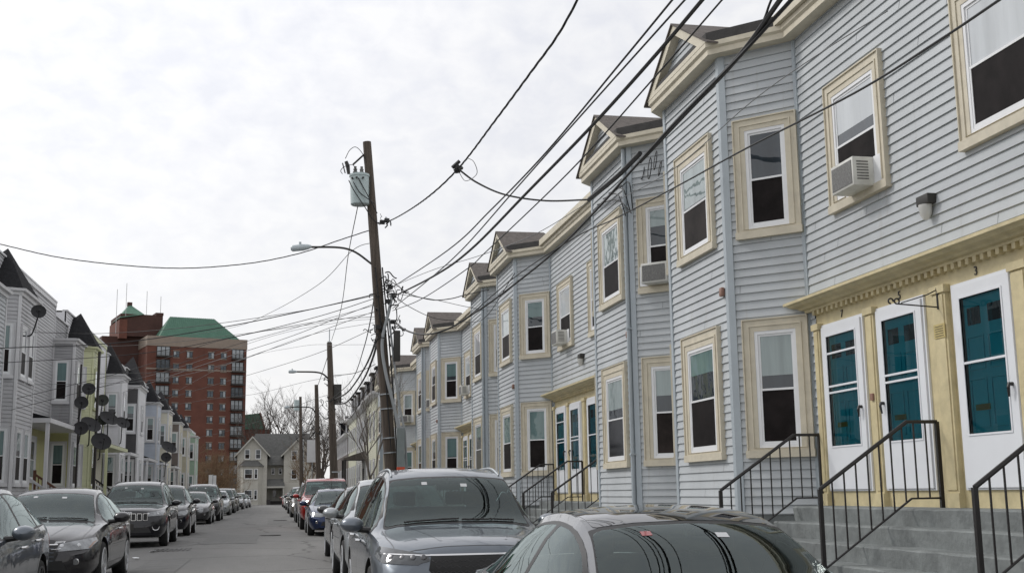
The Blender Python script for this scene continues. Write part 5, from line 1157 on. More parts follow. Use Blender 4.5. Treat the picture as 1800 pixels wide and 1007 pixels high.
def car_shell(S, n_st=64, dense=True):
    f = {k: pchip(S[k]) for k in ('top', 'belt', 'wbelt', 'wmax', 'wtop', 'zb')}; L_ = S['L']
    xs = sorted(set([round(L_*i/n_st, 4) for i in range(n_st+1)]+[0.02, 0.05, 0.1, 0.16, L_-0.02, L_-0.05, S['cowl'], S['head'], S['rear0'], S['rear1']]))
    def edge(x):   # height of the roof / bonnet edge
        t = f['top'](x); e = t-S['crown']; w_ = f['wtop'](x)
        e = max(e, f['belt'](x)+0.012); return min(e, t-0.004)
    S['_edge'] = edge; S['_f'] = f
    rings = []
    for x in xs:
        zb, zt, zb2 = f['zb'](x), f['top'](x), f['belt'](x); wm, wb, wt = f['wmax'](x), f['wbelt'](x), f['wtop'](x); ze = edge(x)
        zb2 = min(zb2, ze-0.01); zm = lerp(zb, zb2, 0.50)
        P = [(0, zb), (wm*.55, zb), (wm*.90, zb+.01), (wm*.965, zb+.09), (wm, lerp(zb, zm, .65)), (wm*1.0, zm+.05), (wm*.985, lerp(zm, zb2, .62)), (lerp(wm, wb, .55), zb2-.055), (wb, zb2)]
        gh = zt-zb2
        if gh > 0.2: P += [(lerp(wb, wt, .30), lerp(zb2, ze, .34)), (lerp(wb, wt, .64), lerp(zb2, ze, .70)), (wt+.012, ze-.035), (wt-.02, ze+.012), (wt*.82, lerp(ze, zt, .50)), (wt*.5, lerp(ze, zt, .85)), (0, zt)]
        else: P += [(lerp(wb, wt, .35), lerp(zb2, ze, .45)), (lerp(wb, wt, .7), lerp(zb2, ze, .8)), (wt+.012, lerp(zb2, ze, .96)), (wt-.02, ze+.002), (wt*.82, lerp(ze, zt, .50)), (wt*.5, lerp(ze, zt, .85)), (0, zt)]
        rings.append([(p[0], x, p[1]) for p in P]+[(-p[0], x, p[1]) for p in P[-2:0:-1]])
    n = len(rings[0]); bm = bmesh.new(); V = [[bm.verts.new(p) for p in r] for r in rings]
    for i in range(len(rings)-1):
        for j in range(n):
            a, b_, c, d = V[i][j], V[i][(j+1) % n], V[i+1][(j+1) % n], V[i+1][j]
            bm.faces.new((a, d, c, b_))
    bm.faces.new(V[0]); bm.faces.new(V[-1][::-1])
    bmesh.ops.recalc_face_normals(bm, faces=bm.faces); return bm
def clip_patch(src, planes, keep, off, name, m, parent, fold=True):
    """copy the skin inside the convex region, lifted off the body by a few millimetres"""
    bm = src.copy(); bm.normal_update()
    nrm = {v.index: v.normal.copy() for v in bm.verts}
    for v in bm.verts: v.index = v.index
    kill = [fc for fc in bm.faces if not keep(fc)]; bmesh.ops.delete(bm, geom=kill, context='FACES')
    for co, no in planes:
        g = bm.verts[:]+bm.edges[:]+bm.faces[:]
        if not g: break
        bmesh.ops.bisect_plane(bm, geom=g, dist=1e-5, plane_co=co, plane_no=no, clear_outer=True)
    if not bm.faces: bm.free(); return None
    bm.normal_update()
    for v in bm.verts: v.co += v.normal*off
    # give the patch thickness by folding its rim inward
    be = [e for e in bm.edges if len(e.link_faces) == 1]
    if be and fold:
        r = bmesh.ops.extrude_edge_only(bm, edges=be); nv = [g for g in r['geom'] if isinstance(g, bmesh.types.BMVert)]
        for v in nv:
            fs = [fc for fc in v.link_faces]; 
            nn = Vector((0, 0, 0))
            for e in v.link_edges:
                o = e.other_vert(v)
                if o not in nv: nn += o.normal
            if nn.length > 0: v.co -= nn.normalized()*(off+0.006)
    me = bpy.data.meshes.new(name); bm.to_mesh(me); bm.free(); me.materials.append(m); me.shade_smooth(); me.set_sharp_from_angle(angle=R(40))
    o = bpy.data.objects.new(name, me); COL.objects.link(o); o.parent = parent; return o
def cut_patch(o, planes):
    bm = bmesh.new(); bm.from_mesh(o.data)
    for co, no in planes: bmesh.ops.bisect_plane(bm, geom=bm.verts[:]+bm.edges[:]+bm.faces[:], dist=1e-6, plane_co=co, plane_no=no)
    kill = [fc for fc in bm.faces if all((fc.calc_center_median()-co).dot(no) < 1e-5 for co, no in planes)]
    bmesh.ops.delete(bm, geom=kill, context='FACES'); bm.to_mesh(o.data); bm.free()
def poly_planes(pts, axis):
    """convex polygon in the plane normal to axis -> outward planes. axis 'x': pts (y,z); 'y': pts (x,z); 'z': pts (x,y)"""
    cx = sum(p[0] for p in pts)/len(pts); cy = sum(p[1] for p in pts)/len(pts); out = []
    for i in range(len(pts)):
        a, b_ = pts[i], pts[(i+1) % len(pts)]; nx, ny = (b_[1]-a[1]), -(b_[0]-a[0])
        l_ = math.hypot(nx, ny)
        if l_ < 1e-6: continue
        nx, ny = nx/l_, ny/l_
        if nx*(a[0]-cx)+ny*(a[1]-cy) < 0: nx, ny = -nx, -ny
        if axis == 'x': out.append((Vector((0, a[0], a[1])), Vector((0, nx, ny))))
        elif axis == 'y': out.append((Vector((a[0], 0, a[1])), Vector((nx, 0, ny))))
        else: out.append((Vector((a[0], a[1], 0)), Vector((nx, ny, 0))))
    return out
def rounded(pts, r=0.04):
    o = []; n = len(pts)
    for i in range(n):
        p = Vector(pts[i]); a = Vector(pts[i-1])-p; b_ = Vector(pts[(i+1) % n])-p
        if a.length < 2.2*r or b_.length < 2.2*r: o.append(tuple(p)); continue
        a.normalize(); b_.normalize(); s, e = p+a*r, p+b_*r
        for k in range(4): t = k/3; o.append(tuple(s*(1-t)**2+p*2*t*(1-t)+e*t*t))
    return o
BV = {}
def make_car(kind, m, label, loc, detail=2, rim=None, grille='slats', light='clear', scale=(1, 1, 1), rails=False, grp='parked cars', plate=True, spokes=5, cat='car', cladding=False, mirrors_m=None, name='parked_car'):
    S = SHAPES[kind]; rim = rim or RIM
    t = thing(name, loc, label, cat, grp)
    src = car_shell(S, 64 if detail > 1 else 30); f = S['_f']; edge = S['_edge']; L_ = S['L']
    # wheel arches by boolean
    me = bpy.data.meshes.new('body'); src.to_mesh(me); me.materials.append(m); body = bpy.data.objects.new('body', me); COL.objects.link(body)
    cb = MB(); wr = S['wr']; wx = f['wmax'](2.4)
    for y in S['wheels']:
        for s_ in (-1, 1): cb.cyl((s_*(wx-0.30), y, wr), (s_*(wx+0.3), y, wr), wr+0.065, 36)
    cut = cb.build('cut', TRIMK)
    md = body.modifiers.new('b', 'BOOLEAN'); md.operation = 'DIFFERENCE'; md.object = cut; md.solver = 'EXACT'; md.material_mode = 'TRANSFER'
    dg = bpy.context.evaluated_depsgraph_get(); dg.update(); me2 = bpy.data.meshes.new_from_object(body.evaluated_get(dg))
    body.modifiers.clear(); body.data = me2; me2.name = 'body'; bpy.data.objects.remove(cut)
    me2.shade_smooth(); me2.set_sharp_from_angle(angle=R(38)); body.parent = t
    bb = bmesh.new(); bb.from_mesh(me2); BV[label] = bvh = BVHTree.FromBMesh(bb); bb.free()
    bd = bmesh.new(); bd.from_mesh(me2); me2.materials.append(TRIMK) if len(me2.materials) < 2 else None
    def cut_hole(planes, keep):
        fs = [fc for fc in bd.faces if keep(fc)]
        for co, no in planes:
            fs = [fc for fc in bd.faces if keep(fc)]; g = set(fs)
            for fc in fs: g.update(fc.edges); g.update(fc.verts)
            bmesh.ops.bisect_plane(bd, geom=list(g), dist=1e-6, plane_co=co, plane_no=no)
        kill = [fc for fc in bd.faces if keep(fc) and all((fc.calc_center_median()-co).dot(no) < 1e-5 for co, no in planes)]
        bmesh.ops.delete(bd, geom=kill, context='FACES')
    def glaze(planes, keep, off, name, m_):
        o = clip_patch(src, planes, keep, off, name, m_, t, fold=False); cut_hole(planes, keep); return o
    # glass
    zup = lambda fc: fc.normal.z > 0.12
    yc0, yh = S['cowl'], S['head']; wc, wh = f['wtop'](yc0)+0.0, f['wtop'](yh)-0.035
    wsp = rounded([(-wc, yc0+.02), (wc, yc0+.02), (wh, yh-.03), (-wh, yh-.03)], 0.06)
    fat = rounded([(-wc-.02, yc0-.03), (wc+.02, yc0-.03), (wh+.028, yh+.02), (-wh-.028, yh+.02)], 0.06)
    zmin = f['belt'](yc0)-0.02
    kw = lambda fc: fc.normal.z > 0.12 and fc.calc_center_median().z > zmin and abs(fc.normal.x) < 0.8
    seal = clip_patch(src, poly_planes(fat, 'z'), kw, 0.003, 'windshield_seal', TRIMK, t)
    cut_patch(seal, poly_planes(wsp, 'z'))
    ws = glaze(poly_planes(wsp, 'z'), kw, 0.006, 'windshield', CGL)
    y0, y1 = S['rear0'], S['rear1']; w0, w1 = f['wtop'](y0)-.04, f['wtop'](y1)-.03
    if kind == 'suv' or kind == 'pickup' or kind == 'hatch':
        kr = lambda fc: fc.normal.y > 0.2 and fc.calc_center_median().z > f['belt'](y1)-.1
        glaze(poly_planes([(-w0, y0+.03), (w0, y0+.03), (w1, y1-.01), (-w1, y1-.01)], 'z'), kr, 0.004, 'rear_window', CGS)
    else: glaze(poly_planes([(-w0, y0+.03), (w0, y0+.03), (w1, y1-.03), (-w1, y1-.03)], 'z'), lambda fc: fc.normal.z > .2 and fc.calc_center_median().z > f['belt'](y0), 0.004, 'rear_window', CGS)
    def side_poly(a, b_, in_=0.0, first=False, last=False):
        lo = lambda y: f['belt'](y)+0.022+in_; hi = lambda y: edge(y)-0.052-in_
        n = 8; pts = []
        for i in range(n+1):
            y = lerp(a, b_, i/n); pts.append((y, hi(y)))
        up = [p for p in pts if p[1] > lo(p[0])+0.03]
        if not up: return None
        a_, e_ = up[0][0], up[-1][0]
        P = [(a_ if not first else a_-0.10*0, lo(a_))]+up+[(e_, lo(e_))]
        return P
    wins = [(S['sidew'][0][0], S['sidew'][0][1]), (S['sidew'][1][0], S['sidew'][1][1])]
    if S['quarter']: wins.append(S['quarter'])
    for s_ in (-1, 1):
        ks = lambda fc, s_=s_: fc.normal.x*s_ > 0.3 and fc.calc_center_median().z > 0.7
        # black surround over the whole daylight opening
        a, b_ = wins[0][0]-0.16, wins[-1][1]+0.06
        P = []
        n = 16
        for i in range(n+1):
            y = lerp(a, b_, i/n); z = edge(y)-0.034
            if z > f['belt'](y)+0.02: P.append((y, z))
        if len(P) > 2 and detail > 0:
            P = [(P[0][0]-0.02, f['belt'](P[0][0])+.006)]+P+[(P[-1][0]+0.01, f['belt'](P[-1][0])+.006)]
            sur = clip_patch(src, poly_planes(P, 'x')+[(Vector((0, 0, 0)), Vector((-s_, 0, 0)))], ks, 0.003, 'window_surround', TRIMK, t)
        else: sur = None
        for i, (a, b_) in enumerate(wins):
            P = side_poly(a-(0.10 if i == 0 else 0), b_, 0.0)
            if P:
                pls = poly_planes(rounded(P, 0.02), 'x')+[(Vector((0, 0, 0)), Vector((-s_, 0, 0)))]
                glaze(pls, ks, 0.002, 'side_window', CGS)
                if sur: cut_patch(sur, pls)
    # ribbons = panel gaps
    def cast_side(y, z, s_):
        h = bvh.ray_cast(Vector((s_*2.5, y, z)), Vector((-s_, 0, 0))); return h
    def ribbon(b, pts, s_=None, wdt=0.006, mode='side', off=0.0015):
        prev = None; S2 = []
        for (a, c), (a2, c2) in zip(pts, pts[1:]):
            k = max(2, int(math.hypot(a2-a, c2-c)/0.05))
            for i in range(k): S2.append((lerp(a, a2, i/k), lerp(c, c2, i/k)))
        S2.append(pts[-1]); L3 = []
        for a, c in S2:
            if mode == 'side': h = bvh.ray_cast(Vector((s_*2.5, a, c)), Vector((-s_, 0, 0)))
            elif mode == 'top': h = bvh.ray_cast(Vector((a, c, 3)), Vector((0, 0, -1)))
            else: h = bvh.ray_cast(Vector((a, -2, c)), Vector((0, 1, 0)))
            if h[0] is None: L3.append(None)
            else: L3.append((h[0]+h[1]*off, h[1]))
        for i in range(len(L3)-1):
            if L3[i] and L3[i+1]:
                (p, n), (q, n_) = L3[i], L3[i+1]; d = (q-p)
                if d.length < 1e-5 or d.length > 0.25: continue
                d.normalize(); s1 = n.cross(d).normalized()*wdt/2; s2 = n_.cross(d).normalized()*wdt/2
                b.quad(p-s1, q-s2, q+s2, p+s1)
    if detail > 0:
        b = MB()
        for s_ in (-1, 1):
            d0, d1 = S['sidew'][0]; e0, e1 = S['sidew'][1]; zl = f['zb'](2.5)+0.14
            dm = (d1+e0)/2; f0 = d0-0.28 if kind != 'pickup' else d0-.2
            ribbon(b, [(f0, f['belt'](f0)-.03), (f0+.0, .62), (f0+.08, zl), (dm, zl)], s_)
            ribbon(b, [(dm, f['belt'](dm)), (dm, zl)], s_)
            rw = S['wheels'][1]; re = min(e1, rw-wr+.05)
            ribbon(b, [(e1+.02, f['belt'](e1)), (e1+.0, .80), (rw-wr-.1, .52), (rw-wr-.13, zl), (dm, zl)], s_)
            ribbon(b, [(f0, f['belt'](f0)-.03), (.75, f['belt'](.75)-.02), (.28, f['belt'](.3)-.05)], s_)
            ribbon(b, [(.5, f['belt'](.5)-.1), (.52, f['zb'](1)+.1)], s_, 0.005)
            ribbon(b, [(L_-.4, f['belt'](L_-.4)-.15), (L_-.42, .4)], s_, 0.005)
        hw = f['wtop'](.5)
        ribbon(b, [(-hw-.04, .16), (-f['wtop'](.7)-.06, .7), (-f['wtop'](1.2)-.03, yc0-.05)], mode='top')
        ribbon(b, [(hw+.04, .16), (f['wtop'](.7)+.06, .7), (f['wtop'](1.2)+.03, yc0-.05)], mode='top')
        ribbon(b, [(-hw-.04, .16), (-.45, .075), (0, .06), (.45, .075), (hw+.04, .16)], mode='top', wdt=.012)
        vs = [bd.verts.new(p) for p in b.v]
        for fc in b.f:
            try: q = bd.faces.new([vs[i] for i in fc]); q.material_index = 1
            except ValueError: pass
        # bonnet creases are thin raised beads of the same paint
        # handles
        for s_ in (-1, 1):
            for (a, e) in S['sidew']:
                y = e-0.17; z = f['belt'](y)-.13; h = cast_side(y, z, s_)
                if h[0] is not None:
                    b = MB(); p = h[0]; b.tube([p+Vector((s_*.005, -.09, 0)), p+Vector((s_*.04, -.07, 0)), p+Vector((s_*.045, .05, .004)), p+Vector((s_*.005, .09, .004))], [.012, .016, .016, .012], 8)
                    b.build('door_handle', CHROME if detail > 1 else m, t, smooth=True)
    bd.to_mesh(me2); bd.free(); me2.shade_smooth(); me2.set_sharp_from_angle(angle=R(38))
    # cabin
    cw = f['wbelt'](2.4)-.10; zfl = f['belt'](2.4)-.62; yd = S['cowl']+.02
    zc_ = f['belt'](yd)
    b = MB(); b.box(-cw, cw, yd-.1, S['rear1']-.2, zfl-.05, zfl); b.build('cabin_floor', INT, t)
    b = MB(); b.hexa([(-cw, yd, zc_-.35), (cw, yd, zc_-.35), (cw, yd+.45, zc_-.4), (-cw, yd+.45, zc_-.4), (-cw+.06, yd+.08, zc_-.0), (cw-.06, yd+.08, zc_-.0), (cw-.04, yd+.42, zc_-.06), (-cw+.04, yd+.42, zc_-.06)]); b.build('dashboard', DASH, t, bevel=.03)
    b = MB(); hx = cw*.5; c = Vector((hx, yd+.55, zc_-.02)); b.tube([c+Vector((.18*math.cos(a*.3927), .07*math.sin(a*.3927), .17*math.sin(a*.3927))) for a in range(17)], .016, 6); b.tube([c, c+Vector((0, -.2, -.05))], .03, 6); b.box(c.x-.15, c.x+.15, c.y-.01, c.y+.01, c.z-.03, c.z+.02); b.build('steering_wheel', DASH, t)
    def seat(x, y, w_):
        b = MB(); b.hexa([(x-w_, y-.25, zfl+.12), (x+w_, y-.25, zfl+.12), (x+w_, y+.3, zfl+.1), (x-w_, y+.3, zfl+.1), (x-w_, y-.25, zfl+.3), (x+w_, y-.25, zfl+.3), (x+w_, y+.3, zfl+.24), (x-w_, y+.3, zfl+.24)])
        b.hexa([(x-w_, y+.2, zfl+.2), (x+w_, y+.2, zfl+.2), (x+w_, y+.34, zfl+.2), (x-w_, y+.34, zfl+.2), (x-w_*.8, y+.36, zfl+.82), (x+w_*.8, y+.36, zfl+.82), (x+w_*.8, y+.48, zfl+.82), (x-w_*.8, y+.48, zfl+.82)])
        for xx in ((x,) if w_ < .4 else (x-w_*.55, x+w_*.55)): b.box(xx-.12, xx+.12, y+.38, y+.48, zfl+.84, zfl+1.0)
        b.build('seat', SEAT, t, bevel=.03)
    if kind != 'pickup' or True:
        seat(-hx, yd+.95, .25); seat(hx, yd+.95, .25); seat(0, min(yd+1.85, S['rear0']-.75), .58)
    zr_ = f['top'](S['head']+.1)-.14
    b = MB(); b.box(-.12, .12, S['head']-.06, S['head']-.03, zr_-.04, zr_+.03); b.tube([(0, S['head']-.04, zr_), (0, S['head']+.02, zr_+.1)], .012, 5); b.build('inner_mirror', DASH, t)
    # mirrors
    for s_ in (-1, 1):
        y = S['sidew'][0][0]+0.02; z = f['belt'](y)+.07; x = f['wbelt'](y)
        b = MB(); c = Vector((s_*(x+.17), y-.02, z)); 
        b.lathe(c+Vector((0, -.075, 0)), (0, 1, 0.05), [(0, .0001), (.012, .045), (.04, .078), (.09, .095), (.14, .098), (.15, .09)], 20)
        for i, v in enumerate(b.v): b.v[i] = (c.x+(v[0]-c.x)*1.25, v[1], c.z+(v[2]-c.z)*0.82)
        mo = b.build('mirror', mirrors_m or m, t, smooth=True)
        b = MB(); b.tube([(s_*(x-.03), y+.03, z-.06), (s_*(x+.13), y+.02, z-.045)], [.035, .025], 8); b.build('mirror_arm', TRIMK, mo)
    # wheels
    for y in S['wheels']:
        for s_ in (-1, 1):
            xo = s_*(wx-0.012); b = MB(); tw = .22
            b.lathe((xo, y, wr), (-s_, 0, 0), [(0.004, wr*.72), (0, wr*.80), (0.004, wr*.92), (.03, wr*.985), (.06, wr), (tw-.06, wr), (tw-.02, wr*.97), (tw, wr*.8), (tw, wr*.6)], 40, 0, False)
            wo = b.build('wheel', RUB, t, smooth=True)
            b = MB(); b.lathe((xo, y, wr), (-s_, 0, 0), [(.03, wr*.66), (.05, wr*.65), (.1, wr*.6), (.105, .0001)], 36, 1, False)
            b.lathe((xo, y, wr), (-s_, 0, 0), [(.006, wr*.75), (-.006, wr*.745), (-.007, wr*.71), (.0, wr*.67), (.03, wr*.655)], 36, 0, False)
            ns = spokes if detail > 0 else 5
            for k in range(ns):
                a = 2*math.pi*k/ns+.3; d = Vector((0, math.cos(a), math.sin(a))); p_ = Vector((0, -math.sin(a), math.cos(a)))
                for sp in ((-.5, -.09), (.5, .09)) if ns <= 6 else ((0, 0),):
                    i0, o0 = d*.04+p_*sp[0]*.05, d*wr*.70+p_*sp[1]
                    wv = p_*(.017 if ns <= 6 else .014); X0 = Vector((xo+s_*.0, y, wr)); n0 = Vector((-s_*.012, 0, 0)); n1 = Vector((-s_*.05, 0, 0))
                    b.hexa([X0+i0-wv+n0, X0+o0-wv+n0*.3, X0+o0+wv+n0*.3, X0+i0+wv+n0, X0+i0-wv+n1, X0+o0-wv+n1, X0+o0+wv+n1, X0+i0+wv+n1])
            b.lathe((xo+s_*-.008, y, wr), (-s_, 0, 0), [(0, .0001), (0, .045), (.03, .06)], 16)
            b.build('rim', [rim, TRIMK], wo, smooth=True, angle=40)
    # front end
    fk = lambda fc: fc.normal.y < -0.10 and fc.calc_center_median().y < 0.75
    zt0 = f['top'](0.02); wz = f['wmax'](0.1); zbp = f['zb'](0)
    LM = LAMPD if light == 'dark' else LAMP
    hz0, hz1 = zt0-.15, zt0+.0
    if kind == 'pickup' or grille == 'seven': hz0, hz1 = zt0-.13, zt0+.01
    for s_ in (-1, 1):
        if light == 'round': P = [(s_*(wz*.62+.13*math.cos(a*.5236)), zt0-.06+.12*math.sin(a*.5236)) for a in range(12)]
        else: P = rounded([(s_*wz*.50, hz0+.03), (s_*wz*1.04, hz0+.05), (s_*wz*1.17, hz1+.06), (s_*wz*.56, hz1-.02)], .02)
        fk2 = lambda fc, s_=s_: (fc.normal.y < -0.1 or abs(fc.normal.x) > .4) and fc.calc_center_median().y < 0.62 and fc.calc_center_median().x*s_ > 0 and fc.normal.z < .93
        h = clip_patch(src, poly_planes(P, 'y')+[(Vector((0, .55, 0)), Vector((0, 1, 0)))], fk2, 0.008, 'headlight', LM, t)
        if h and detail > 1:
            P2 = [(s_*wz*1.02, hz0+.06), (s_*wz*1.05, hz0+.065), (s_*wz*1.11, hz1+.01), (s_*wz*1.06, hz1-.01)]
            clip_patch(src, poly_planes(P2, 'y')+[(Vector((0, .5, 0)), Vector((0, 1, 0)))], fk2, 0.0115, 'indicator', AMBER if light != 'dark' else LAMP, h)
            nr = 4 if light == 'dark' else 2
            for k in range(nr):
                u_ = s_*wz*lerp(.60, .98, k/(nr-.6)); q = bvh.ray_cast(Vector((u_, -2, (hz0+hz1)/2+.03)), Vector((0, 1, 0)))
                if q[0] is not None:
                    b = MB(); b.lathe(q[0]+q[1]*.0125, q[1]*-1, [(-.003, .0001), (-.002, .016), (0, .024), (.006, .030), (.008, .02)], 16); b.build('lamp_lens', DRIM if light == 'dark' else RIM, h, smooth=True)
    if grille == 'seven':
        b = MB()
        for k in range(7):
            x = (k-3)*.145; q = bvh.ray_cast(Vector((x, -2, zt0-.09)), Vector((0, 1, 0)))
            fr = Fr((x-.055, q[0].y-.012), (x+.055, q[0].y-.012), -1)
            P = rounded([(x-.06, zt0-.20), (x+.06, zt0-.20), (x+.06, zt0-.015), (x-.06, zt0-.015)], .02)
            g = MB(); g.prism([(a, q[0].y-.02, c) for a, c in P], (0, .03, 0)); 
            gg = g.build('grille_slot', CHROME, t); g = MB(); P = rounded([(x-.046, zt0-.186), (x+.046, zt0-.186), (x+.046, zt0-.03), (x-.046, zt0-.03)], .015); g.prism([(a, q[0].y-.0235, c) for a, c in P], (0, .01, 0)); g.build('grille_mesh', BLACKP, gg)
    else:
        gw = wz*.52; 
        big = grille == 'mesh'
        P = [(-gw*(.9 if not big else .75), zt0-.30), (gw*(.9 if not big else .75), zt0-.30), (gw*1.05, zt0-.16), (gw, zt0-.035), (-gw, zt0-.035), (-gw*1.05, zt0-.16)]
        g = clip_patch(src, poly_planes(P, 'y'), fk, 0.006, 'grille', BLACKP, t)
        if g and detail > 0:
            b = MB()
            if big:
                for r_ in range(5):
                    for c_ in range(-7, 8):
                        x = c_*.066+(.033 if r_ % 2 else 0); z = zt0-.07-r_*.05
                        if abs(x) < gw*.92: ribbon(b, [(x-.03, z), (x, z-.022), (x+.03, z)], mode='front', wdt=.006, off=.010)
            else:
                for r_ in range(4): z = zt0-.075-r_*.055; ribbon(b, [(-gw*.92, z), (gw*.92, z)], mode='front', wdt=.013, off=.010)
            b.build('grille_bar', DRIM if big else CHROME, g)
            b = MB(); ribbon(b, [(-gw*1.02, zt0-.028), (gw*1.02, zt0-.028)], mode='front', wdt=.016, off=.012)
            if big: ribbon(b, [(-wz*1.12, zt0-.02), (-gw, zt0-.03)], mode='front', wdt=.014, off=.012); ribbon(b, [(gw, zt0-.03), (wz*1.12, zt0-.02)], mode='front', wdt=.014, off=.012)
            b.build('chrome_strip', CHROME, t)
    # lower intake, fog lamps, plate
    P = [(-wz*.7, zbp+.06), (wz*.7, zbp+.06), (wz*.62, zbp+.19), (-wz*.62, zbp+.19)]
    clip_patch(src, poly_planes(P, 'y'), fk, 0.005, 'lower_intake', BLACKP, t)
    if detail > 0:
        for s_ in (-1, 1):
            q = bvh.ray_cast(Vector((s_*wz*.84, -2, zbp+.17)), Vector((0, 1, 0)))
            if q[0] is not None:
                b = MB()
                if grille == 'seven': b.tube(spline([q[0]+Vector((-.09, -.015, .04)), q[0]+Vector((-.06, -.02, -.03)), q[0]+Vector((.0, -.02, -.05)), q[0]+Vector((.06, -.02, -.03)), q[0]+Vector((.09, -.015, .04))], 5), .012, 6)
                else: b.lathe(q[0]+Vector((0, -.012, 0)), (0, 1, 0), [(0, .0001), (.0, .04), (.02, .05)], 14)
                b.build('fog_light', CHROME, t, smooth=True)
    if plate:
        q = bvh.ray_cast(Vector((0, -2, zbp+.2)), Vector((0, 1, 0))); b = MB(); b.box(-.155, .155, q[0].y-.02, q[0].y+.01, zbp+.13, zbp+.28); b.build('number_plate', PLATE if grille != 'seven' else DARKM, t)
    # tail lamps
    for s_ in (-1, 1):
        zt1 = f['belt'](L_-.1); P = [(s_*wz*.6, zt1-.2), (s_*wz*1.2, zt1-.2), (s_*wz*1.2, zt1-.02), (s_*wz*.6, zt1-.02)]
        clip_patch(src, poly_planes(P, 'y')+[(Vector((0, L_-.3, 0)), Vector((0, -1, 0)))], lambda fc, s_=s_: fc.calc_center_median().x*s_ > 0 and fc.calc_center_median().y > L_-.5 and fc.normal.z < .8, 0.006, 'tail_light', REDT, t)
    if cladding:
        for s_ in (-1, 1):
            clip_patch(src, [(Vector((0, 0, zbp+.17)), Vector((0, 0, 1))), (Vector((0, S['wheels'][0]+wr+.07, 0)), Vector((0, -1, 0))), (Vector((0, S['wheels'][1]-wr-.07, 0)), Vector((0, 1, 0)))], lambda fc, s_=s_: fc.normal.x*s_ > .2, .008, 'sill_cladding', TRIMK, t)
    if detail > 0:
        b = MB()
        for x0, x1 in ((-.55, .02), (.05, .60)):
            pts = []
            for k in range(6):
                x = lerp(x0, x1, k/5); q = bvh.ray_cast(Vector((x, yc0+.03+.02*k/5, 3)), Vector((0, 0, -1))); pts.append(q[0]+q[1]*.02)
            b.tube(pts, .009, 5)
        b.build('wiper', TRIMK, t)
    if rails:
        for s_ in (-1, 1):
            b = MB(); pts = []
            for k in range(9):
                y = lerp(yh+.12, S['roof_end']-.25, k/8); x = s_*(f['wtop'](y)-.05); q = bvh.ray_cast(Vector((x, y, 3)), Vector((0, 0, -1))); pts.append(q[0]+Vector((0, 0, .0 if k in (0, 8) else .018)))
            b.tube(spline(pts, 4), .013, 7); b.build('roof_rail', GALV if m is not P_BLACK else TRIMK, t, smooth=True)
    if detail > 1:
        # mirror inside, sticker
        for xx, yy, mm, w2 in ((-.30, yh-.16, REDT if kind == 'sedan' and m is P_GREY else PLATE, .03), (.12, yh-.2, PLATE, .035)):
            q = [bvh.ray_cast(Vector((xx+a, yy+c_, 3)), Vector((0, 0, -1)))[0] for a, c_ in ((0, 0), (2*w2, 0), (2*w2, .05), (0, .05))]
            if all(q): b = MB(); b.poly([p+Vector((0, 0, .009)) for p in q]); b.build('sticker', mm, t)
        # bonnet wrinkle lines
        for s_ in (-1, 1):
            b = MB(); ribbon(b, [(s_*hw*.45, .22), (s_*hw*.62, .8), (s_*hw*.72, yc0-.12)], mode='top', wdt=.022, off=.0025)
            b.build('bonnet_crease', m, t)
    if m is P_GREY:
        hw2 = f['wtop'](2.6)-.045; a_, e_ = yh+.03, S['roof_end']-.1
        clip_patch(src, poly_planes(rounded([(-hw2-.01, a_), (hw2+.01, a_), (hw2, e_), (-hw2, e_)], .05), 'z'), lambda fc: fc.normal.z > .5 and fc.calc_center_median().z > 1.2, .003, 'roof_panel', mat('black_roof_gloss', (.006, .006, .007), .03, coat=1), t)  # glossy black patch over the sedan roof, added to raise contrast
    src.free()
    t.scale = scale
    return t
def recolor(o, old, new):
    for c in [o]+list(o.children_recursive):
        if c.type == 'MESH':
            for i, s in enumerate(c.material_slots):
                if s.material == old: s.link = 'OBJECT'; s.material = new
CARS = {}
def put(x_left=None, y=0, w=1.85, x_right=None):
    xc = (x_left+w/2) if x_left is not None else (x_right-w/2)
    return (xc, y, GZ(y+2.3)-0.012*abs(xc+0.9))
# right-hand kerb
c1 = make_car('sedan', P_GREY, 'grey sedan nearest the camera, cut off by the bottom edge, in front of the steps', put(1.36, 4.35), 2)
c1.location.z = 0.05
c2 = make_car('suv', P_BLUEG, 'blue grey SUV with roof rails and dark mesh grille, right behind the nearest sedan', put(0.93, 11.15, 1.9), 2, grille='mesh', light='dark', rails=True, cladding=True, cat='suv')
c3 = make_car('hatch', P_SILV, 'silver car almost wholly hidden behind the blue grey SUV', put(0.98, 16.75), 1)
c4 = make_car('sedan', P_CHAR, 'dark sedan with bright bonnet behind the SUV mirror', put(1.08, 21.95), 1, light='clear')
c5 = make_car('sedan', P_NAVY, 'navy blue sedan in the right hand row', put(1.08, 37.6), 1)
c6 = make_car('pickup', P_RED, 'tall red pickup truck behind the navy sedan', put(0.98, 43.9, 2.0), 1, cat='pickup truck')
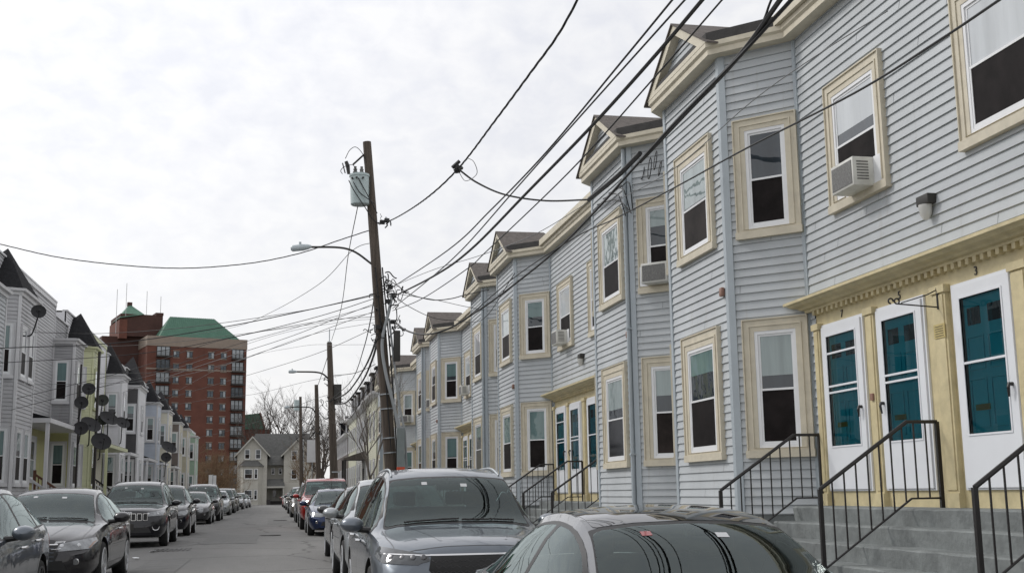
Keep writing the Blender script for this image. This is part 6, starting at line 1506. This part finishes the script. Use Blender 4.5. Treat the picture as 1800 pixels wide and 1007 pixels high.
# left-hand kerb
l1 = make_car('hatch', P_SILV, 'silver grey hatchback cut off by the left edge', put(x_right=-2.75, y=12.3), 2, rim=DRIM)
recolor(l1, P_SILV, P_BLUEG)
l2 = make_car('sedan', P_DARK, 'dark grey sedan with white sticker by its headlight, left foreground', put(x_right=-2.36, y=17.5), 2)
l3 = make_car('suv', P_BLACK, 'black SUV with seven slot chrome grille and bare front plate', put(x_right=-2.64, y=32.1, w=1.94), 2, grille='seven', light='clear', cat='suv', rails=True, cladding=False)
l4 = make_car('hatch', P_BLACK, 'black crossover close behind the black seven slot SUV', put(x_right=-2.63, y=40.1), 1); l4.scale = (1.02, 1.0, 1.08)
l5 = make_car('sedan', P_CHAR, 'charcoal sedan with rounded lamps in the left row', put(x_right=-2.65, y=54.6), 1, light='round')
def cp(src, label, loc, old, new, cat='car', sc=(1, 1, 1)):
    c = copy_tree(src); c.location = loc; c['label'] = label; c['category'] = cat; c.scale = sc
    if new is not old: recolor(c, old, new)
    return c
cp(c2, 'dark SUV with roof rails behind the charcoal sedan', put(x_right=-2.5, y=60.5, w=1.94), P_BLUEG, P_DARK, 'suv', (1.03, 1.05, 1.07))
cp(c3, 'small silver hatchback farther down the left row', put(x_right=-2.55, y=76), P_SILV, P_SILV)
cp(c2, 'grey SUV seventh in the left row', put(x_right=-2.5, y=84, w=1.9), P_BLUEG, P_CHAR, 'suv')
cp(c2, 'tan SUV far down the left row', put(x_right=-2.6, y=95, w=1.9), P_BLUEG, P_TAN, 'suv', (1, 1, 1.03))
cp(c4, 'dark far sedan behind the tan SUV', put(x_right=-2.45, y=107), P_CHAR, P_DARK)
cp(c3, 'pale silver car second from the end of the left row', put(x_right=-2.4, y=122), P_SILV, P_SILV)
cp(c4, 'black sedan last in the left row by the cross street', put(x_right=-2.35, y=136), P_CHAR, P_BLACK)
cp(c2, 'dark SUV half hidden left of the red pickup', put(1.0, 54, 1.9), P_BLUEG, P_DARK, 'suv', (1, 1, 1.05))
cp(c3, 'tan car peeping out beyond the dark SUV on the right', put(0.95, 66), P_SILV, P_TAN)
cp(c2, 'charcoal SUV far down the right row', put(0.95, 78, 1.9), P_BLUEG, P_CHAR, 'suv')
cp(c3, 'silver car near the far end of the right row', put(1.0, 96), P_SILV, P_SILV)
cp(c4, 'pale car second to last in the right row', put(1.0, 112), P_CHAR, P_WHITE)
cp(c4, 'red car last in the right row', put(1.0, 130), P_CHAR, P_RED)
# sticker on the dark sedan, word on the black SUV, stickers in the windscreens
bv = BV[l2['label']]; q = [bv.ray_cast(Vector((x, -2, z)), Vector((0, 1, 0))) for x, z in ((.33, .60), (.45, .60), (.50, .70), (.38, .70))]
b = MB(); b.poly([p[0]+p[1]*.013 for p in q]); b.build('sticker', WHITE, l2)
Mx = Matrix(((1, 0, 0, 0), (0, 0, -1, 0), (0, 1, 0, 0), (0, 0, 0, 1)))
text_obj('Jeep', 0.12, 'badge', CHROME, l3, Matrix.Translation((0, 0.02, .885)) @ Matrix.Rotation(R(-30), 4, 'X') @ Mx, 0.006)
